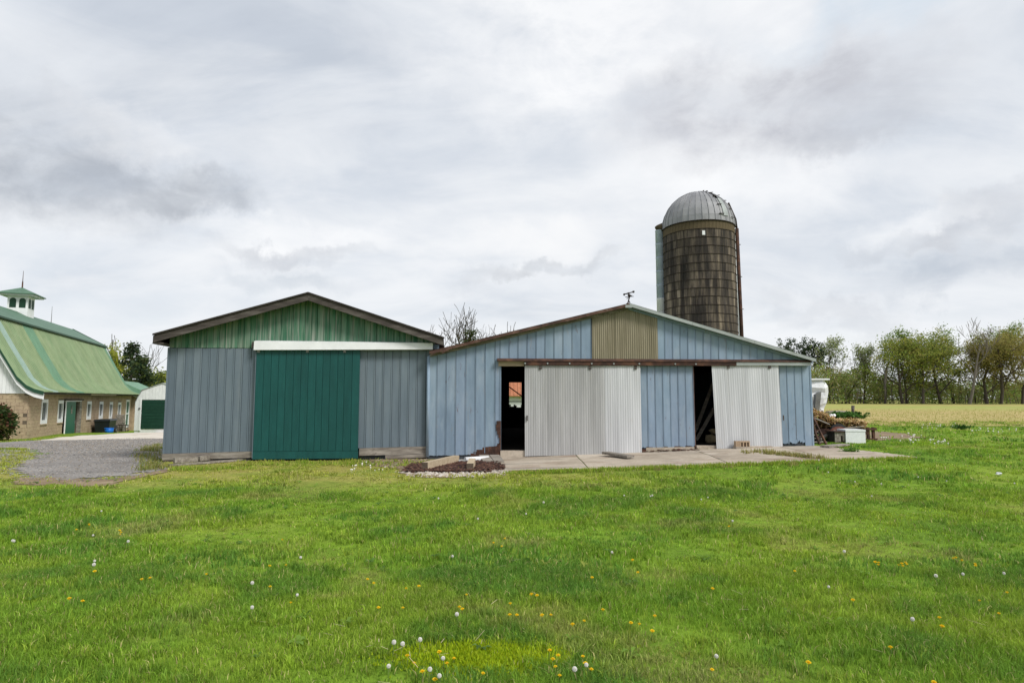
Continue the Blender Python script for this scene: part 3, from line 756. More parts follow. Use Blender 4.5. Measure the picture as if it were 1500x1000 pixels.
# sliding doors of corrugated sheets
for (xa, xb, ya, yb, za, zb2, sheets, tlt, hang) in (
        (769, 940, 668, 663.5, 535, 536, (769, 802, 834, 850, 886, 905, 939.5), 0.0, (791, 863, 929)),
        (1050, 1146, 657, 654, 534, 534, (1050, 1068, 1096, 1121, 1146), -0.075, (1064, 1124))):
    A, B = P(xa, ya, -.12), P(xb, yb, -.12); zt_ = P(xa, za, -.12)[1]
    m = MB(); m.hexa([(A[0] + .03, -.095, A[1] + .03), (B[0] - .03, -.095, B[1] + .03), (B[0] - .03, -.07, B[1] + .03), (A[0] + .03, -.07, A[1] + .03), (A[0] + .03 + tlt, -.095, zt_ - .02), (B[0] - .03 + tlt * .3, -.095, zt_ - .02), (B[0] - .03 + tlt * .3, -.07, zt_ - .02), (A[0] + .03 + tlt, -.07, zt_ - .02)])
    dd = m.build('sliding_door', MT['greywood'], barn)
    zbt = lambda u, A=A, B=B: lin(u, A[0], A[1], B[0], B[1])
    for k, (s0, s1) in enumerate(zip(sheets, sheets[1:])):
        f0, f1 = (s0 - xa) / (xb - xa), (s1 - xa) / (xb - xa)
        us0, us1 = lin(f0, 0, A[0], 1, B[0]), lin(f1, 0, A[0], 1, B[0])
        corr('metal_sheet', dd, MT['wsheet_grey'] if xa < 800 and k < 4 else MT['wsheet'], us0, us1 + .015, zbt, lambda u, z=zt_: z, -.118 - .003 * (k % 2), 0.064, 0.0034, tlt * (1 - .7 * f0))
    for px in hang:
        uu = P(px, 538)[0]; m = MB(); m.box(uu - .035, uu + .035, -.15, -.134, zt_ - .10, zt_ + .06); m.build('roller_hanger', MT['fascia'], dd)
    m = MB(); hx = P(771.5 if xa < 800 else 1144, 612)[0]; hz = P(771, 612)[1]
    m.box(hx - .015, hx + .015, -.152, -.134, hz - .07, hz + .07); m.build('handle', MT['fascia'], dd)
# roof with ribbed sheets, rusted rake on the left, metal rake on the right
BOV = -.22
for side, (ea, eb) in enumerate(((bel, bpk), (bpk, ber))):
    ns = 14
    for k in range(ns):
        v0, v1 = lin(k, 0, BOV, ns, BD + .3), lin(k + 1, 0, BOV, ns, BD + .3)
        m = MB()
        m.hexa([(ea[0], v0, ea[1] - .02), (eb[0], v0, eb[1] - .02), (eb[0], v1 - .004, eb[1] - .02), (ea[0], v1 - .004, ea[1] - .02), (ea[0], v0, ea[1]), (eb[0], v0, eb[1]), (eb[0], v1 - .004, eb[1]), (ea[0], v1 - .004, ea[1])])
        for r_ in (.02, .5):
            vv = v0 + r_
            m.hexa([(ea[0], vv, ea[1] + .001), (eb[0], vv, eb[1] + .001), (eb[0], vv + .05, eb[1] + .001), (ea[0], vv + .05, ea[1] + .001), (ea[0], vv + .015, ea[1] + .02), (eb[0], vv + .015, eb[1] + .02), (eb[0], vv + .035, eb[1] + .02), (ea[0], vv + .035, ea[1] + .02)])
        m.build('roof_sheet', MT['zinc'] if side else MT['rust_edge'], barn)
    segs = 9 if side == 0 else 3
    for k in range(segs):
        p = [Vector((lin(k + f, 0, ea[0], segs, eb[0]), 0, lin(k + f, 0, ea[1], segs, eb[1]))) for f in (0, 1)]
        j = rnd.uniform(-.008, .008) if side == 0 else 0
        lo = .045 if side == 0 else .055
        m = MB(); A, B = p
        m.hexa([(A.x, BOV - .03, A.z - lo + j), (B.x - .004, BOV - .03, B.z - lo + j), (B.x - .004, BOV - .003, B.z - lo + j), (A.x, BOV - .003, A.z - lo + j), (A.x, BOV - .03, A.z + .03), (B.x - .004, BOV - .03, B.z + .03), (B.x - .004, BOV - .003, B.z + .03), (A.x, BOV - .003, A.z + .03)])
        m.hexa([(A.x, BOV - .005, A.z + .031), (B.x - .004, BOV - .005, B.z + .031), (B.x - .004, BOV + .12, B.z + .031), (A.x, BOV + .12, A.z + .031), (A.x, BOV - .03, A.z + .036), (B.x - .004, BOV - .03, B.z + .036), (B.x - .004, BOV + .12, B.z + .04), (A.x, BOV + .12, A.z + .04)])
        m.build('rake_trim', MT['zinc'] if side else MT['rust_edge'], barn)
    m = MB()   # timber under the trim
    m.hexa([(ea[0], -.06, ea[1] - .11), (eb[0], -.06, eb[1] - .11), (eb[0], -.035, eb[1] - .11), (ea[0], -.035, ea[1] - .11), (ea[0], -.06, ea[1] - .025), (eb[0], -.06, eb[1] - .025), (eb[0], -.035, eb[1] - .025), (ea[0], -.035, ea[1] - .025)])
    m.build('rake_board', MT['greywood'] if side == 0 else MT['blue'], barn)
m = MB(); m.box(bpk[0] - .12, bpk[0] + .06, BOV - .036, BOV - .031, bpk[1] - .09, bpk[1] - .01); m.build('peak_flashing', MT['zinc'], barn)
m = MB()
for ea, eb in ((bel, bpk), (bpk, ber)):
    m.hexa([(max(ea[0], bL), .1, lin(max(ea[0], bL), ea[0], ea[1], eb[0], eb[1]) - .045), (min(eb[0], bR), .1, lin(min(eb[0], bR), ea[0], ea[1], eb[0], eb[1]) - .045), (min(eb[0], bR), BD, lin(min(eb[0], bR), ea[0], ea[1], eb[0], eb[1]) - .045), (max(ea[0], bL), BD, lin(max(ea[0], bL), ea[0], ea[1], eb[0], eb[1]) - .045),
            (max(ea[0], bL), .1, lin(max(ea[0], bL), ea[0], ea[1], eb[0], eb[1]) - .024), (min(eb[0], bR), .1, lin(min(eb[0], bR), ea[0], ea[1], eb[0], eb[1]) - .024), (min(eb[0], bR), BD, lin(min(eb[0], bR), ea[0], ea[1], eb[0], eb[1]) - .024), (max(ea[0], bL), BD, lin(max(ea[0], bL), ea[0], ea[1], eb[0], eb[1]) - .024)])
m.build('roof_shade_sheet', MT['darkin'], barn)  # added dark sheet: shade under the roof put in as colour
for k in range(7):     # crumpled eave scraps at the left corner
    m = MB(); a = bel[0] + k * .055; m.bar((a, BOV - .05 - .01 * (k % 3), bel[1] + .0 + rnd.uniform(-.05, .03)), (a + .22, BOV - .05, bel[1] + .06 + rnd.uniform(-.04, .05)), .01, .03); m.build('bent_flashing', MT['rust_edge'], barn)
# weather vane on the ridge
vb = Vector((P(922, 447)[0], 0.3, bpk[1]))
def V(px, py): u, z = P(px, py, .3); return Vector((u, .3, z))
m = MB(); m.tube([vb, V(922.3, 434)], .018, 6); m.tube([vb + Vector((-.1, .1, 0)), V(922, 441)], .012, 5); m.tube([vb + Vector((.1, -.1, 0)), V(922, 441)], .012, 5)
vane = m.build('weather_vane', MT['hoop'], barn)
m = MB(); m.tube([V(914.5, 431), V(929, 427)], .016, 6)
m.prism([V(927, 425.5), V(930, 426.2), V(929, 428.8), V(926.5, 428.6)], (0, .02, 0)); m.prism([V(913, 430), V(916, 429.5), V(915.2, 433), V(913.2, 432.2)], (0, .02, 0))
m.prism([V(917, 429.5), V(921.5, 427.8), V(922, 430.4), V(917.4, 431)], (0, .02, 0))
m.build('arrow', MT['hoop'], vane)
m = MB(); m.tube([V(916, 435), V(928, 434)], .01, 5); m.tube([V(922, 435) + Vector((0, -.3, 0)), V(922, 435) + Vector((0, .3, 0))], .01, 5); m.build('compass_arms', MT['hoop'], vane)
m = MB(); c = V(921.7, 432.6)
m.tube([c + Vector((0, 0, -.045)), c + Vector((0, 0, -.02)), c, c + Vector((0, 0, .02)), c + Vector((0, 0, .045))], [.01, .04, .05, .04, .01], 8); m.build('ball', MT['hoop'], vane)
# doorway steps
m = MB(); a, c = FB.u(733), FB.u(769); m.box(a, c, -.07, .085, zbase(a) - .1, zbase(a) + .12); m.build('door_sill', MT['concrete'], barn)
m = MB(); a, c = FB.u(1017), FB.u(1053); m.box(a, c, -.07, .085, zbase(a) - .1, zbase(a) + .13); m.build('door_sill', MT['concrete'], barn)
m = MB(); a, c = FB.u(1058), FB.u(1188); m.box(a, c, -.03, .008, zbase(a) - .1, zbase(a) + .06); m.build('foundation', MT['concrete'], barn)
m = MB(); m.hexa([(FB.u(944), -.04, zbase(bR) - .1), (FB.u(1014), -.04, zbase(bR) - .1), (FB.u(1014), .0, zbase(bR) - .1), (FB.u(944), 0, zbase(bR) - .1), (FB.u(944), -.04, zbase(bR) + .02), (FB.u(1014), -.04, zbase(bR) + .03), (FB.u(1014), 0, zbase(bR) + .03), (FB.u(944), 0, zbase(bR) + .02)]); m.build('foundation', MT['concrete'], barn)

# things standing inside the right doorway
def Wb(px, py, v): u, z = P(px, py, v); return FB.w(u, v, z)
for k, (pa, pb, v, lab) in enumerate((((1018, 632), (1045, 560), 1.6, 'long pale plank leaning steeply inside the right doorway'), ((1020, 644), (1046, 598), 1.3, 'short plank leaning low inside the right doorway'))):
    a, c = Wb(*pa, v), Wb(*pb, v); m = MB(); m.bar((0, 0, 0), c - a, .10, .03, (0, 1, 0)); o = m.build('plank', MT['greywood']); o.location = a; tag(o, lab, 'plank')
sk = MB(); c = Wb(1041, 650, 1.0)
sk.tube([(0, 0, 0), (0, 0, .06), (.02, 0, .20), (.05, .02, .30), (.10, .02, .36), (.15, .02, .38)], [.10, .15, .15, .12, .07, .03], 8); o = sk.build('feed_sack', MT['cream'], None, True); o.location = (c.x, c.y, zb_r + .06); o.scale = (1.1, .6, 1); tag(o, 'cream feed sack slumped just inside the right doorway', 'sack')

# ------------------------------------------------------------------ concrete in front of the barn
SLAB = [FB.w(FB.u(736), -.03), FB.w(bR + .1, -.03)] + [gnd(*p) for p in ((1345, 670.5), (1150, 678.5), (1050, 683), (960, 687.5), (850, 691), (745, 693.5), (722, 690))]
slab_poly = [(p.x, p.y) for p in SLAB]
def slabz(x, y): return float(H(x, y))
cuts = [FB.w(FB.u(p), 0) for p in (700, 842, 1010, 1135, 1500)]
for k in range(4):
    xa, xb = cuts[k].x + .012, cuts[k + 1].x - .012
    X0 = np.arange(xa, xb, .06); X0 = np.append(X0[:-1], xb); Y0 = np.arange(14.0, 18.0, .05)
    X, Y = np.meshgrid(X0, Y0); V_ = np.stack([X, Y, H(X, Y) + .018], -1).reshape(-1, 3)
    ny, nx = X.shape; ii = (np.arange(ny - 1)[:, None] * nx + np.arange(nx - 1)[None, :]).ravel()
    F_ = np.stack([ii, ii + 1, ii + 1 + nx, ii + nx], -1); cx, cy = V_[F_].mean(1)[:, 0], V_[F_].mean(1)[:, 1]
    F_ = F_[inpoly(cx + (vnoise(cx * 2, cy * 2, 5) - .5) * .15, cy + (vnoise(cx * 2, cy * 2, 9) - .5) * .22, slab_poly)]
    if len(F_):
        us_ = np.unique(F_); rm = np.zeros(len(V_), int); rm[us_] = np.arange(len(us_))
        tag(link('concrete_pad', bigmesh('concrete_pad', V_[us_], rm[F_], None, [MT['concrete']], None, True)), kind='structure')
DIRT = [FS.w(FS.u(527), -.02), FB.w(FB.u(735), -.02)] + [gnd(*p) for p in ((742, 692), (700, 697), (640, 698), (600, 695), (585, 688), (540, 681), (527, 676))]
sheet('dirt_strip', DIRT, 0.012, MT['soil'], 0.15, 0.35)
DIRT2 = PG((1255, 628), (1300, 633), (1345, 640), (1335, 645), (1290, 646), (1262, 640))
sheet('bare_patch', DIRT2, 0.012, MT['soil'], 0.2, 0.6)
FRINGE = PG((20, 698), (90, 700), (160, 703), (215, 694), (245, 685), (250, 690), (215, 700), (160, 711), (90, 711), (30, 706))
sheet('dirt_fringe', FRINGE, 0.010, MT['soil'], 0.15, 0.5)

# ------------------------------------------------------------------ small things by the buildings
def beam(name, label, cat, p0, p1, w, h, mat, group=None, ends=None, z=None):
    a, c = Vector(p0), Vector(p1); m = MB(); m.bar((0, 0, 0), c - a, w, h)
    if ends:
        d = (c - a).normalized(); m.m[2] = 0
        m.m = [0, 0, 1, 0, 1, 0]
    o = m.build(name, [mat, ends] if ends else mat); o.location = a; return tag(o, label, cat, group)
a = gnd(622, 690); c = gnd(668, 679)
beam('timber_beam', 'squared pale timber beam lying aslant on the brown mulch', 'timber', a + Vector((0, 0, .11)), c + Vector((0, .1, .11)), .15, .17, MT['palewood'], None, MT['endgrain'])
a = gnd(688.5, 690); beam('timber_block', 'short timber block pointing out of the mulch beside the long beam', 'timber', a + Vector((0, 0, .10)), a + Vector((0, .75, .14)), .15, .15, MT['palewood'], None, MT['endgrain'])
a, c = gnd(681, 678), gnd(715, 676); beam_ = MB(); beam_.tube([(0, 0, 0), c - a], .065, 10); o = beam_.build('white_pipe', MT['white'], None, True); o.location = a + Vector((0, 0.05, .08)); tag(o, 'white plastic pipe lying at the foot of the blue wall', 'pipe')
a, c = gnd(640, 680), gnd(682, 679); beam_ = MB(); beam_.tube([(0, 0, 0), c - a], .045, 8); o = beam_.build('grey_pipe', MT['steel'], None, True); o.location = a + Vector((0, 0.1, .06)); tag(o, 'thin grey pipe lying behind the slanted timber beam', 'pipe')
dm = thing('wooden_ramp', 'two weathered boards laid as a ramp beside the left doorway', 'ramp', gnd(726, 677))
for k in range(2):
    m = MB(); m.hexa([(-.30 + .27 * k, -.22, .0), (-.05 + .27 * k, -.22, .0), (-.19 + .27 * k, .42, .10), (-.44 + .27 * k, .42, .10), (-.30 + .27 * k, -.22, .055), (-.05 + .27 * k, -.22, .055), (-.19 + .27 * k, .42, .155), (-.44 + .27 * k, .42, .155)]); m.build('board', MT['greywood'], dm)
a, c = gnd(886, 668), gnd(924, 673); beam('wood_plank', 'weathered plank lying on concrete before the left corrugated door', 'plank', a + Vector((0, -.1, .10)), c + Vector((0, 0, .07)), .22, .06, MT['greywood'])
# concrete block with three cores
cb = thing('concrete_block', 'hollow concrete block standing on edge before the right door', 'block', FB.w(FB.u(1078), -.30, zb_r + .10), FB.rz)
m = MB(); W_, D_, H_ = .195, .10, .10
xsb = [-W_, -W_ + .05, -W_ + .05 + .085, -W_ + .15 + .02, -W_ + .15 + .09, -W_ + .27, W_ - .03, W_]
m.box(-W_, W_, -.02, D_, -H_, -H_ + .035); m.box(-W_, W_, -.02, D_, H_ - .035, H_)
for (x0, x1) in ((-W_, -W_ + .15), (-.0, .035), (.09, .12), (.165, W_)): m.box(x0, x1, -.02, D_, -H_ + .035, H_ - .035)
m.box(-W_ + .15, .165, D_ - .02, D_, -H_ + .035, H_ - .035)
m.build('shell', MT['block'], cb)
for (px0, px1, lab) in ((1067, 1089, 'low concrete footing block under the hollow block'), (1090, 1121, 'flat concrete block under the right door edge')):
    o = link('footing_block', None); m = MB(); m.box(-(FB.u(px1) - FB.u(px0)) / 2, (FB.u(px1) - FB.u(px0)) / 2, -.1, .1, -.06, .055); o2 = m.mesh('footing_block', MT['concrete'])
    bpy.data.objects.remove(o); o = link('footing_block', o2); o.location = FB.w((FB.u(px0) + FB.u(px1)) / 2, -.26 if px0 < 1080 else -.2, zb_r + .0); o.rotation_euler = (0, 0, FB.rz); tag(o, lab, 'block')
# lumber by the slate wall
LUM = [((251, 681), (285, 678.5), .12, .12, .10, 'squared grey timber end leaning nearest the slate shed corner'), ((287, 678), (312, 675), .12, .12, .10, 'grey timber baulk in the middle of the lumber along the slate wall'),
       ((309, 676), (338, 673), .10, .10, .16, 'grey timber baulk nearest the teal door'), ((243, 684), (378, 673.5), .09, .05, .03, 'long pale plank lying along the grass edge of the slate wall')]
for p0, p1, w, h, dz, lab in LUM:
    beam('timber', lab, 'timber', gnd(*p0) + Vector((0, .12, dz)), gnd(*p1) + Vector((0, .12, dz)), w, h, MT['greywood'], None, None)

# ------------------------------------------------------------------ stave silo
SX = at(1025, 420, 33.0).x; SY = 33.0; SR = 1.86
z_rim = at(1025, 322, SY - SR).z; z0s = float(H(SX, SY)) - .05
silo = thing('stave_silo', 'tall stained stave silo with a grey dome behind the blue barn', 'silo', (SX, SY, 0))
NS, RH = 60, 0.42
rows = int((z_rim - z0s) / RH); RH = (z_rim - z0s) / rows
m = MB(); m.tube([(0, 0, z0s), (0, 0, z_rim)], SR - .05, 52); m.build('core', MT['hoop'], silo)
def stave_mesh(mat):
    m = MB(); da = math.pi / NS; g = .0035 / SR
    a0, a1 = -da + g, da - g; r0, r1 = SR - .045, SR
    pts = []
    for z in (.012, RH - .012):
        pts += [(r1 * math.cos(a0), r1 * math.sin(a0), z), (r1 * math.cos(a1), r1 * math.sin(a1), z), (r0 * math.cos(a1), r0 * math.sin(a1), z), (r0 * math.cos(a0), r0 * math.sin(a0), z)]
    m.hexa(pts); return m
smesh = stave_mesh(None).mesh('stave', MT['stave']); stop = stave_mesh(None).mesh('stave', MT['stave_top'])


def stave_mat_fix():   # staves share a mesh: colour by place on the silo, so use object location through the parent-space position
    m = MT['stave']; T = NT(m.node_tree)
    pos = T.n('ShaderNodeNewGeometry').outputs['Position']
    for nd in m.node_tree.nodes:
        if nd.type == 'MAPPING':
            for l in list(nd.inputs[0].links): m.node_tree.links.remove(l)
            T.put(nd.inputs[0], pos)
    oi = T.n('ShaderNodeObjectInfo')
    bs = [x for x in m.node_tree.nodes if x.type == 'BSDF_PRINCIPLED'][0]
    src = bs.inputs['Base Color'].links[0].from_socket
    T.put(bs.inputs['Base Color'], T.mix(1.0, src, T.ramp(oi.outputs['Random'], [(0.0, 0.62), (0.75, 1.1), (1.0, 1.55)]), 'MULTIPLY'))
stave_mat_fix()
cands = []
view = math.atan2(-SY, -SX)
for r_ in range(rows):
    for k in range(NS):
        an = 2 * math.pi * (k + .5 * (r_ % 2)) / NS
        dv = math.cos(an - view)
        z = z0s + r_ * RH
        vis = dv > 0.06 and z > 3.9 + (SX - 9) * 0
        cands.append((vis and dv, r_, an, z))
cands.sort(key=lambda c: (-(1 if c[0] else 0), -(c[3] + 0.001 * (c[0] or 0))))
rest = MB(); sbase = stave_mesh(None)
for i, (vis, r_, an, z) in enumerate(cands):
    if i < 299:
        o = link('stave', stop if r_ == rows - 1 else smesh, silo); o.location = (0, 0, z); o.rotation_euler = (0, 0, an)
    else:
        ca, sa = math.cos(an), math.sin(an)
        rest.add([(p[0] * ca - p[1] * sa, p[0] * sa + p[1] * ca, p[2] + z) for p in sbase.v], sbase.f)
tag(rest.build('staves', MT['stave'], silo), kind='stuff')
for r_ in range(1, rows):
    m = MB(); z = z0s + r_ * RH; N = 52
    m.tube([((SR + .012) * math.cos(2 * math.pi * k / N), (SR + .012) * math.sin(2 * math.pi * k / N), z + rnd.uniform(-.004, .004)) for k in range(N + 1)], .016, 5, False); m.build('hoop', MT['hoop'], silo)
# dome of gores, one open hatch on the right shoulder
NG = 36; DR = SR + .04; z_ap = at(1018, 283, SY).z
DH = z_ap - z_rim
for k in range(NG):
    a0, a1 = 2 * math.pi * k / NG, 2 * math.pi * (k + 1) / NG
    mid = (a0 + a1) / 2; rel = math.degrees((mid - view + math.pi) % (2 * math.pi) - math.pi)
    m = MB(); L = 9
    for q in range(L):
        if 38 < rel < 49 and q in (4, 5): continue      # hatch opening
        t0, t1 = q / L * math.pi / 2, (q + 1) / L * math.pi / 2
        pts = []
        for rr in (0, -.012):
            pts += [((DR + rr) * math.cos(t0) * math.cos(a0), (DR + rr) * math.cos(t0) * math.sin(a0), z_rim + DH * math.sin(t0) + rr), ((DR + rr) * math.cos(t0) * math.cos(a1), (DR + rr) * math.cos(t0) * math.sin(a1), z_rim + DH * math.sin(t0) + rr),
                    ((DR + rr) * math.cos(t1) * math.cos(a1), (DR + rr) * math.cos(t1) * math.sin(a1), z_rim + DH * math.sin(t1) + rr), ((DR + rr) * math.cos(t1) * math.cos(a0), (DR + rr) * math.cos(t1) * math.sin(a0), z_rim + DH * math.sin(t1) + rr)]
        m.add(pts, [(0, 1, 2, 3), (7, 6, 5, 4)])
    # seam rib
    m.tube([((DR + .012) * math.cos(t) * math.cos(a0), (DR + .012) * math.cos(t) * math.sin(a0), z_rim + (DH + .012) * math.sin(t)) for t in [j / 8 * math.pi / 2 for j in range(9)]], .014, 4, False)
    m.build('dome_gore', MT['white'] if False else MT['dome'], silo)
def domept(rel, el_, out=.03):
    an = view + R(rel); t = R(el_)
    return Vector(((DR + out) * math.cos(t) * math.cos(an), (DR + out) * math.cos(t) * math.sin(an), z_rim + (DH + out) * math.sin(t)))
m = MB()
for e0 in range(8, 40, 4):
    for (r0, r1) in ((42, 47), (47, 52)):
        q = [domept(r0, e0, .03), domept(r1, e0, .03), domept(r1, e0 + 4, .03), domept(r0, e0 + 4, .03)]
        m.hexa([domept(r0, e0, .0), domept(r1, e0, .0), domept(r1, e0 + 4, .0), domept(r0, e0 + 4, .0)] + q)
m.build('hatch_cover', MT['zinc'], silo)
for el_ in (10, 26, 44, 56, 66, 74):
    m = MB(); m.tube([domept(34, el_), domept(42, el_, .06)], .025, 5); m.build('rung', MT['hoop'], silo)
for el_ in (8, 22, 38, 52, 64):
    m = MB(); m.tube([domept(60, el_), domept(68, el_, .08)], .02, 5); m.build('rung', MT['hoop'], silo)
m = MB(); N = 52; m.tube([((SR + .03) * math.cos(2 * math.pi * k / N), (SR + .03) * math.sin(2 * math.pi * k / N), z_rim) for k in range(N + 1)], .03, 5, False); m.build('rim', MT['hoop'], silo)
# chute on the left, filler pipe on the right
ca = view - R(88)
cx_, cy_ = (SR + .16) * math.cos(ca), (SR + .16) * math.sin(ca)
zt_ = at(966, 334, SY).z; nsec = 14
for k in range(nsec):
    za, zb_ = lin(k, 0, z0s, nsec, zt_), lin(k + 1, 0, z0s, nsec, zt_)
    m = MB(); m.tube([(cx_, cy_, za + .01), (cx_, cy_, zb_ - .05), (cx_, cy_, zb_ - .04), (cx_, cy_, zb_ - .005)], [.235, .235, .25, .25], 14)
    m.build('chute_section', MT['chute'] if k > nsec * .62 else MT['white'], silo, True)
m = MB(); m.tube([(cx_, cy_, zt_), (cx_ + .1, cy_, zt_ + .12), (cx_ + .3, cy_, zt_ + .38)], [.33, .30, .12], 12); m.build('chute_cap', MT['stave_top'], silo, True)
pa = view + R(90)
q0 = Vector(((SR + .22) * math.cos(pa), (SR + .22) * math.sin(pa), z0s)); q1 = Vector(((SR + .10) * math.cos(pa), (SR + .10) * math.sin(pa), z_rim - .1))
m = MB(); m.tube([q0, q1], .10, 8); m.build('filler_pipe', MT['rust'], silo, True)
m = MB(); m.tube([q0 + Vector((-.14, 0, 0)), q1 + Vector((-.12, 0, .3))], .03, 6); m.build('conduit', MT['white'], silo, True)
for k in range(6):
    p = q0.lerp(q1, (k + .5) / 6); m = MB(); m.tube([p + Vector((-.35, 0, 0)), p + Vector((.16, 0, 0))], .025, 5); m.build('pipe_bracket', MT['steel'], silo)
m = MB(); m.tube([q1, q1 + Vector((-.05, 0, .5)), domept(86, 38, .1)], .05, 6); m.build('pipe_bend', MT['hoop'], silo, True)
an = view + R(8)
m = MB(); p = Vector(((SR + .015) * math.cos(an), (SR + .015) * math.sin(an), z_rim - .78)); m.box(p.x - .07, p.x + .07, p.y - .02, p.y + .02, p.z, p.z + .22); m.build('patch', MT['white'], silo)

# ------------------------------------------------------------------ gambrel barn on the left
C0 = Vector((-26.9, 35.0, 0)); bear = math.radians(19.6)
gd = Vector((-math.sin(bear), math.cos(bear), 0)); ge = Vector((-math.cos(bear), -math.sin(bear), 0))
# local frame: x = along the long wall (away from the camera), y = across towards the left gable half, z up
gb = thing('gambrel_barn', 'long block barn with a green gambrel roof and a white cupola', 'barn', C0, math.atan2(gd.y, gd.x))
GL = 24.2; ZB = -1.4; ZW = 1.98
PROF = [(5.0, 7.87), (2.5, 6.43), (0.35, 2.62), (-0.78, 2.0)]       # (offset from the wall to the ridge, height)
def tpx(px):      # distance along the wall for a pixel column
    k = (px - 750) / FPX / math.cos(PITCH) * 1.0
    for t in np.arange(-2, 40, .02):
        p = C0 + gd * t
        if p.x / (p.y * math.cos(PITCH) + 0.0 * p.y) * 1.0 >= (px - 750) / FPX - 0.0: return float(t)
    return 0.0
def wallz(px, py):
    t = tpx(px); p = C0 + gd * t; d = ray(px, py); s_ = p.y / d.y; return (CAM + d * s_).z
WINS = [(61.0, 70.0, 584.5, 620.5), (85.5, 93.0, 586, 618.5), (128.0, 134.0, 587.5, 614), (146.0, 151.2, 588, 613), (161.0, 165.2, 588.5, 614), (173.2, 177.5, 589, 614)]
DOORO = (94.5, 119.0, 586.5, 637.5); DOOR3 = (185.0, 190.0, 585, 625.5)
openings = []
for (a, c, zt, zb_) in WINS: openings.append((tpx(a), tpx(c), wallz((a + c) / 2, zb_), wallz((a + c) / 2, zt)))
dO = (tpx(93.5), tpx(116.5), -0.85, wallz(107, 586.5)); d3 = (tpx(185), tpx(190), wallz(187, 626), wallz(187, 585))
allop = openings + [dO, d3]
m = MB(); cuts_ = sorted(set([0.0, GL] + [o[0] for o in allop] + [o[1] for o in allop]))
for a, c in zip(cuts_, cuts_[1:]):
    mid = (a + c) / 2; op = [o for o in allop if o[0] <= mid <= o[1]]
    if op:
        m.box(a, c, .02, .22, ZB, op[0][2]); m.box(a, c, .02, .22, op[0][3], ZW)
    else: m.box(a, c, .02, .22, ZB, ZW)
m.build('wall_core', MT['mortar'], gb)
m = MB(); m.box(.02, .22, .22, 10.0, ZB, ZW); m.build('end_wall_core', MT['mortar'], gb)
m = MB(); m.box(GL - .2, GL, .22, 10, ZB, ZW); m.box(.22, GL - .2, 9.8, 10, ZB, ZW); m.build('rear_walls', MT['block'], gb)
m = MB(); m.box(.22, GL - .2, .3, 9.8, -.9, -.75); m.build('floor', MT['darkin'], gb)
bm_ = MB(); bm_.box(0, 1, 0, 1, 0, 1); BLK = bm_.mesh('block', MT['block']); far_blocks = MB(); nblk = 0
course = 0; z = -1.0 - .2
while z < ZW - .05:
    off = .2 * (course % 2); t = -off
    while t < GL:
        a, c = max(t + .006, .0), min(t + .394, GL); t += .4
        if c - a < .03: continue
        segs = [(a, c)]
        for o in allop:
            if o[2] < z + .1 < o[3]:
                segs = [s2 for s1 in segs for s2 in ((s1[0], min(s1[1], o[0])), (max(s1[0], o[1]), s1[1])) if s2[1] - s2[0] > .02]
        for (p, q) in segs:
            zt = min(z + .192, ZW)
            if p < 6.2 and z > -.85 and nblk < 205:
                o = link('block', BLK, gb); o.location = (p, rnd.uniform(-.004, .003), z); o.scale = (q - p, .03, zt - z); nblk += 1
            else: far_blocks.box(p, q, 0 + rnd.uniform(-.004, .003), .03, z, zt)
    w = .03 - off
    while w < 10:
        a, c = max(w + .006, .012), w + .394; w += .4
        if c - a < .05: continue
        if w < 3.0 and z > -.85:
            o = link('block', BLK, gb); o.location = (rnd.uniform(-.004, .003), a, z); o.scale = (.03, c - a, min(z + .192, ZW) - z); nblk += 1
        else: far_blocks.box(0, .03, a, c, z, min(z + .192, ZW))
    z += .2; course += 1
tag(far_blocks.build('blocks', MT['block'], gb), kind='stuff')
for (a, c, z0, z1) in openings:
    m = MB(); f = .11
    m.box(a - .01, a + f, -.035, .1, z0, z1); m.box(c - f, c + .01, -.035, .1, z0, z1); m.box(a + f, c - f, -.035, .1, z0, z0 + .22); m.box(a + f, c - f, -.035, .1, z1 - .2, z1)
    w = m.build('window', MT['white'], gb)
    m = MB(); m.box(a + f, c - f, .05, .07, z0 + .22, z1 - .2); m.build('pane', MT['glass'], w)
    m = MB()
    m.box((a + c) / 2 - .01, (a + c) / 2 + .01, .03, .05, z0 + .22, z1 - .2)
    for k in (1, 2, 3): zz = lin(k, 0, z0 + .22, 4, z1 - .2); m.box(a + f, (a + c) / 2 - .011, .03, .05, zz - .009, zz + .009); m.box((a + c) / 2 + .011, c - f, .03, .05, zz - .009, zz + .009)
    m.build('glazing_bars', MT['glass'] if False else MT['steel'], w)
    m = MB(); m.box(a - .04, c + .04, -.06, .0, z0 - .06, z0 - .002); m.build('sill', MT['block'], w)
# sliding green door, half open
dm_ = MB(); t0, t1 = tpx(94), tpx(108.3); zd0, zd1 = -.93, wallz(100, 588)
dm_.box(t0 + .05, t1, -.14, -.09, zd0, zd1); d_ = dm_.build('sliding_door', MT['door2'], gb)
m = MB(); m.box(t0, t0 + .048, -.145, -.085, zd0, zd1); m.build('edge_strip', MT['white'], d_)
m = MB(); m.box(t0 - .1, tpx(119.5), -.15, -.04, zd1 + .06, zd1 + .16); m.build('door_track', MT['fascia'], gb)
m = MB(); m.box(t0, tpx(117), -.12, -.04, zd1 + .004, zd1 + .055); m.build('track_trim', MT['white'], gb)
m = MB(); tm = lin(.55, 0, t0, 1, t1); m.prism([(tm - .12, -.165, zd1 - .62), (tm + .12, -.165, zd1 - .62), (tm, -.165, zd1 - .25)], (0, .02, 0)); m.box(tm - .1, tm + .1, -.163, -.145, zd1 - .78, zd1 - .64); m.build('door_emblem', MT['greywood'], d_)
m = MB(); m.box(t1 - .1, t1 - .06, -.17, -.142, zd0 + .9, zd0 + 1.1); m.build('handle', MT['steel'], d_)
